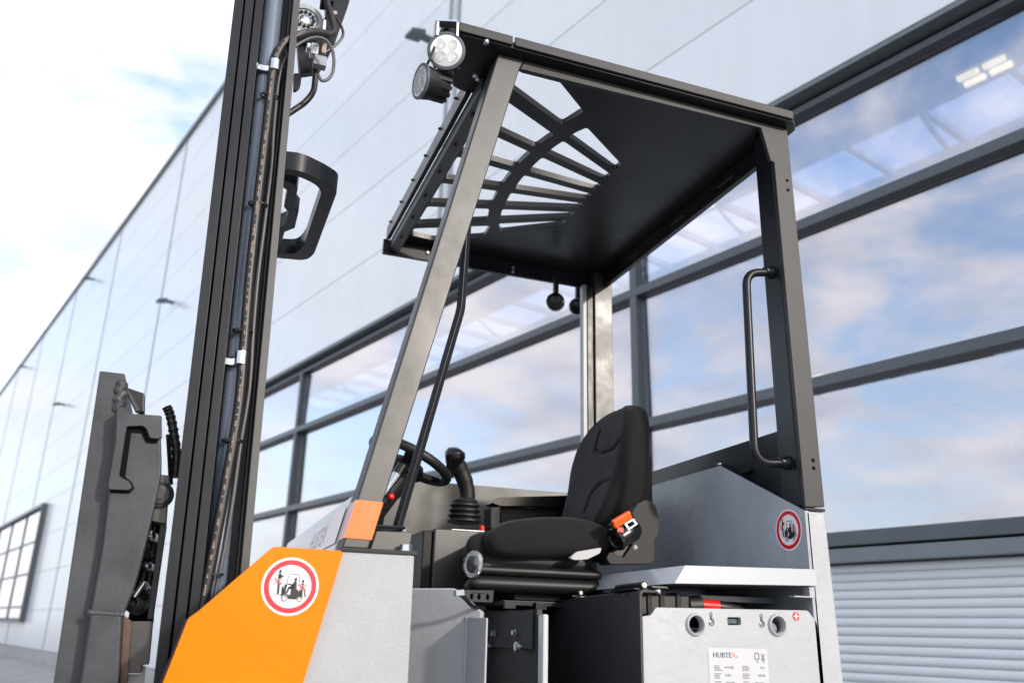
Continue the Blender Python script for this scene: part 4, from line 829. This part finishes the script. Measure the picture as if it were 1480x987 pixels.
# guard loop on the mast
zg = 0.98
go = xy([(418, 245.3), (434.7, 246.2), (465.5, 261.7), (484.8, 273.2), (487.7, 277), (452, 370.5), (444.3, 375.3), (436.6, 376.3), (401, 377.5)], zg)
go = [(0.075, 1.775), (0.123, 1.765), (0.176, 1.792), (0.210, 1.817), (0.2195, 1.835), (0.2195, 2.215), (0.208, 2.255), (0.192, 2.270), (0.075, 2.290)]
gi = [(0.075, 2.262), (0.168, 2.236), (0.180, 2.200), (0.1855, 2.15), (0.1855, 1.848), (0.167, 1.816), (0.121, 1.792), (0.075, 1.800)]
obj('guard_loop', MB().prism('z', rnd(go+gi, [0, 0.02, 0.01, 0.025, 0.03, 0.04, 0.02, 0.02, 0, 0, 0.03, 0.02, 0.01, 0.025, 0.02, 0.02, 0], 5), zg, zg+0.046), black, mast, bev=0.002)
zi = [(0.075, 1.815), (0.102, 1.833), (0.126, 1.848), (0.131, 1.867), (0.134, 1.961), (0.148, 1.987), (0.150, 2.079), (0.128, 2.114), (0.128, 2.24), (0.104, 2.24), (0.106, 2.10), (0.124, 2.07), (0.124, 1.998), (0.110, 1.968), (0.108, 1.88), (0.075, 1.85)]
obj('stepped_bracket', MB().prism('z', zi, zg+0.004, zg+0.046), black, mast, bev=0.002)
# head of the mast: chain wheel, bracket and fittings
cw = at(440, 33, y=1.86)
wh_ = obj('chain_wheel', MB().lathe(cw, (0, -1, 0), [(0.014, 0), (0.014, 0.012), (0.030, 0.012), (0.030, 0.006), (0.033, 0.006), (0.033, 0.014), (0.045, 0.014), (0.045, -0.02), (0.014, -0.02)], 36, cap=False), grey_mid, mast)
obj('wheel_bearing', MB().lathe(cw, (0, -1, 0), [(0.0, 0.0145), (0.010, 0.0145), (0.0135, 0.0125), (0.0135, 0)], 24, cap=False), chrome, mast)
for i in range(12):
    t = 2*math.pi*i/12; obj('bearing_roller', MB().lathe(cw+Vector((math.cos(t)*0.0215, -0.012, math.sin(t)*0.0215)), (0, -1, 0), [(0.0045, 0), (0.0045, 0.004)], 8), black, mast)
obj('head_bracket', MB().prism('y', rnd(xz([(468, -25), (510, -25), (503, 10), (483, 66), (470, 92), (460, 108), (432, 112), (428, 60), (436, 50), (455, 40), (470, 30)], 1.90), 0.006, 3), 1.885, 1.905), black, mast, bev=0.002)
obj('upper_block', MB().prism('y', xz([(466, -20), (484, -18), (482, 6), (464, 4)], 1.84), 1.83, 1.87), plastic, mast, bev=0.002)
obj('lug', MB().prism('y', rnd(xz([(424, 108), (436, 108), (434, 126), (428, 131), (424, 131)], 1.87), 0.004, 3), 1.865, 1.88, holes=[]), black, mast, bev=0.002)
for u, v, w_, h_, m_, nm in ((454, 74, 0.010, 0.016, zinc, 'hose_fitting'), (446, 70, 0.006, 0.008, chrome, 'fitting_bolt'), (468, 68, 0.006, 0.026, copper, 'fitting_pipe'), (468, 40, 0.005, 0.016, zinc, 'fitting_pipe'), (462, 91, 0.016, 0.014, jointm, 'solenoid_block')):
    c = at(u, v, y=1.83); obj(nm, MB().box(c.x-w_, c.x+w_, c.y-0.012, c.y+0.012, c.z-h_, c.z+h_), m_, mast, bev=0.003)
obj('return_hose', MB().tube(smooth([at(u, v, y=1.85) for u, v in ((456, 98), (455, 120), (452, 134), (441, 148), (424, 160), (415, 166))], 5), 0.0075, 12), hose_m, mast)
obj('bracket_cable', MB().tube(smooth([at(u, v, y=1.84) for u, v in ((482, 22), (491, 34), (496, 50), (487, 64), (470, 76))], 5), 0.0035, 8), hose_m, mast)
p = at(484, 20, y=1.884); obj('bracket_bolt', MB().lathe(p, (0, -1, 0), [(0.006, 0), (0.006, 0.004)], 10), lever_m, mast)

# ------------------------------------------------------------------ fork carriage in front of the mast
ya_ = 1.78
slab = xz([(143, 534), (180, 538), (184, 552), (172, 590), (158, 707), (116, 987)], ya_)+[(-0.150, -0.50), (-0.185, -0.50), (-0.189, -0.102)]
car = obj('fork_carriage', MB().prism('y', [(-0.209, 0.470), (-0.163, 0.470), (-0.158, 0.452), (-0.150, 0.22), (-0.140, -0.10), (-0.125, -0.50), (-0.178, -0.50), (-0.189, -0.102)], 1.790, 2.25), steel, truck, bev=0.003)
sp = xz([(168, 590), (232, 618), (234, 680), (226, 720), (212, 780), (197, 840), (179, 886), (131, 884), (148, 790), (158, 705)], 1.755)
sp = rnd(sp, [0, 0.01, 0.03, 0.03, 0.03, 0.02, 0, 0, 0, 0], 4)
obj('side_plate', MB().prism('y', sp, 1.757, 1.789), steel, car, bev=0.004)
obj('lower_plate', MB().prism('y', xz([(131, 885.5), (177, 888), (172, 987)], 1.75)+[(-0.075, -0.5), (-0.13, -0.5)]+xz([(116, 987)], 1.75), 1.748, 1.80), steel, car, bev=0.006)
obj('rust_edge', MB().prism('y', xz([(178, 888), (190, 897), (184, 987)], 1.775)+[(-0.066, -0.5), (-0.074, -0.5)]+xz([(173, 987)], 1.775), 1.77, 1.80), mat('brown_primer_edge', (0.09, 0.05, 0.035), 0.5, var=0.4, vscale=30), car, bev=0.002)
hk_ = rnd(xz([(170, 588), (184, 590), (185, 598), (234, 601), (234, 632), (229, 634), (217, 633), (213, 620), (206, 615), (183, 616), (172, 688), (188, 697), (191, 705), (186, 708), (158, 707), (157, 700), (168, 640)], 1.745), 0.004, 3)
obj('fork_bar_end', MB().prism('y', hk_, 1.742, 1.7565), steel, car, bev=0.003)
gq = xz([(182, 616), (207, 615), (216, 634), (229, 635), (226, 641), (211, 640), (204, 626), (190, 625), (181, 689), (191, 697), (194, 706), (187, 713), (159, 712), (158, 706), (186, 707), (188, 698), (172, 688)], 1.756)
obj('hook_gap_shadow', MB().prism('y', gq, 1.7550, 1.7568), gasket, car)  # black strip laid on the plate, standing in for the gap's shadow
obj('fork_bar', MB().prism('y', xz([(172, 606), (186, 606), (180, 690), (164, 700)], 1.80), 1.79, 2.2), steel, car)
wb = MB()
for i in range(15):
    c = at(175+2.0*math.sin(i*1.3)-0.25*i, 554+i*2.5, y=1.785); wb.lathe(c+Vector((0, 0.005, 0)), (0.2*math.sin(i), -1, 0.3*math.cos(i*1.7)), [(0.0, 0.009), (0.005, 0.008), (0.009+0.002*math.sin(i*2.3), 0.003), (0.011, -0.004)], 12, cap=False)
obj('weld_bead', wb, steel, car)
wb = MB()
for i in range(14):
    c = at(131+3.4*i, 884.5+0.2*i, y=1.752); wb.lathe(c, (0.1*math.sin(i*3), -1, 0.35), [(0.0, 0.005), (0.004, 0.004), (0.006, 0)], 8, cap=False)
obj('weld_bead', wb, steel, car)
obj('stop_gusset', MB().prism('y', xz([(180, 560), (209, 570), (209, 598), (200, 596)], 1.83), 1.82, 1.86), roofblack, car, bev=0.003)
obj('gusset_rib', MB().prism('y', xz([(180, 562), (186, 564), (203, 595), (196, 596)], 1.81), 1.80, 1.819), steel, car, bev=0.002)
# spiral wrapped hose behind the plate
q = [at(u, v, y=1.86) for u, v in ((241, 588), (246, 600), (251, 625), (255, 655), (253, 690))]
sh = smooth(q, 8); obj('wrapped_hose', MB().tube(sh, [0.0095+0.0012*math.sin(i*2.2) for i in range(len(sh))], 12), hose_m, car)
obj('thin_hose', MB().tube(smooth([at(u, v, y=1.88) for u, v in ((243, 628), (245, 660), (247, 700))], 4), 0.0045, 8), hose_m, car)
# roller block and hydraulics between carriage and mast
obj('roller_block', MB().prism('y', xz([(231, 685), (245, 687), (240, 757), (219, 753)], 1.80), 1.80, 1.88), pillar_m, car, bev=0.002)
rc_ = at(231, 714, y=1.79); obj('guide_roller', MB().lathe(rc_+Vector((0, 0.012, 0)), (0, -1, 0), [(0.026, 0), (0.026, 0.006), (0.022, 0.010), (0.020, 0.008), (0.017, 0.012), (0.010, 0.013), (0.009, 0.016), (0, 0.016)], 28, cap=False), steel, car)
obj('guide_bar', MB().prism('y', xz([(231, 758), (241, 758), (221, 895), (212, 895)], 1.80), 1.80, 1.84), black, car, bev=0.002)
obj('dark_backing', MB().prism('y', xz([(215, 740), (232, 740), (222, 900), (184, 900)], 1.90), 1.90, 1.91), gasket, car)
lb = obj('slide_block', MB().prism('y', xz([(189, 897), (221, 897), (215, 960), (206, 960), (204, 972), (182, 972)], 1.79), 1.785, 1.84), pillar_m, car, bev=0.002)
obj('slide_strip', MB().prism('y', xz([(204, 975), (206, 963), (210, 963), (206, 1010), (178, 1010), (180, 975)], 1.80), 1.80, 1.83), lever_m, car)
for u, v, r_, m_ in ((196, 872, 0.019, plastic), (207, 845, 0.008, zinc), (214, 818, 0.009, zinc), (219, 775, 0.010, zinc), (211, 800, 0.011, plastic), (208, 862, 0.010, plastic), (214, 852, 0.007, zinc)):
    c = at(u, v, y=1.85); obj('hydraulic_fitting', MB().lathe(c, (-0.3, -1, 0.15), [(r_*0.6, -0.03), (r_, -0.02), (r_, 0.004), (r_*0.6, 0.008), (r_*0.35, 0.010), (r_*0.3, 0.004), (0, 0.003)], 14, cap=False), m_, car)
c = at(194, 862, y=1.838); obj('fitting_plate', MB().tube([c, c+Vector((0.014, 0, 0.028))], 0.006, 10), zinc, car)
for pts in (((205, 790), (210, 820), (203, 850), (196, 870)), ((219, 760), (214, 800), (216, 840), (207, 880)), ((224, 770), (219, 820), (211, 870))):
    obj('short_hose', MB().tube(smooth([at(u, v, y=1.87) for u, v in pts], 5), 0.007, 10), hose_m, car)
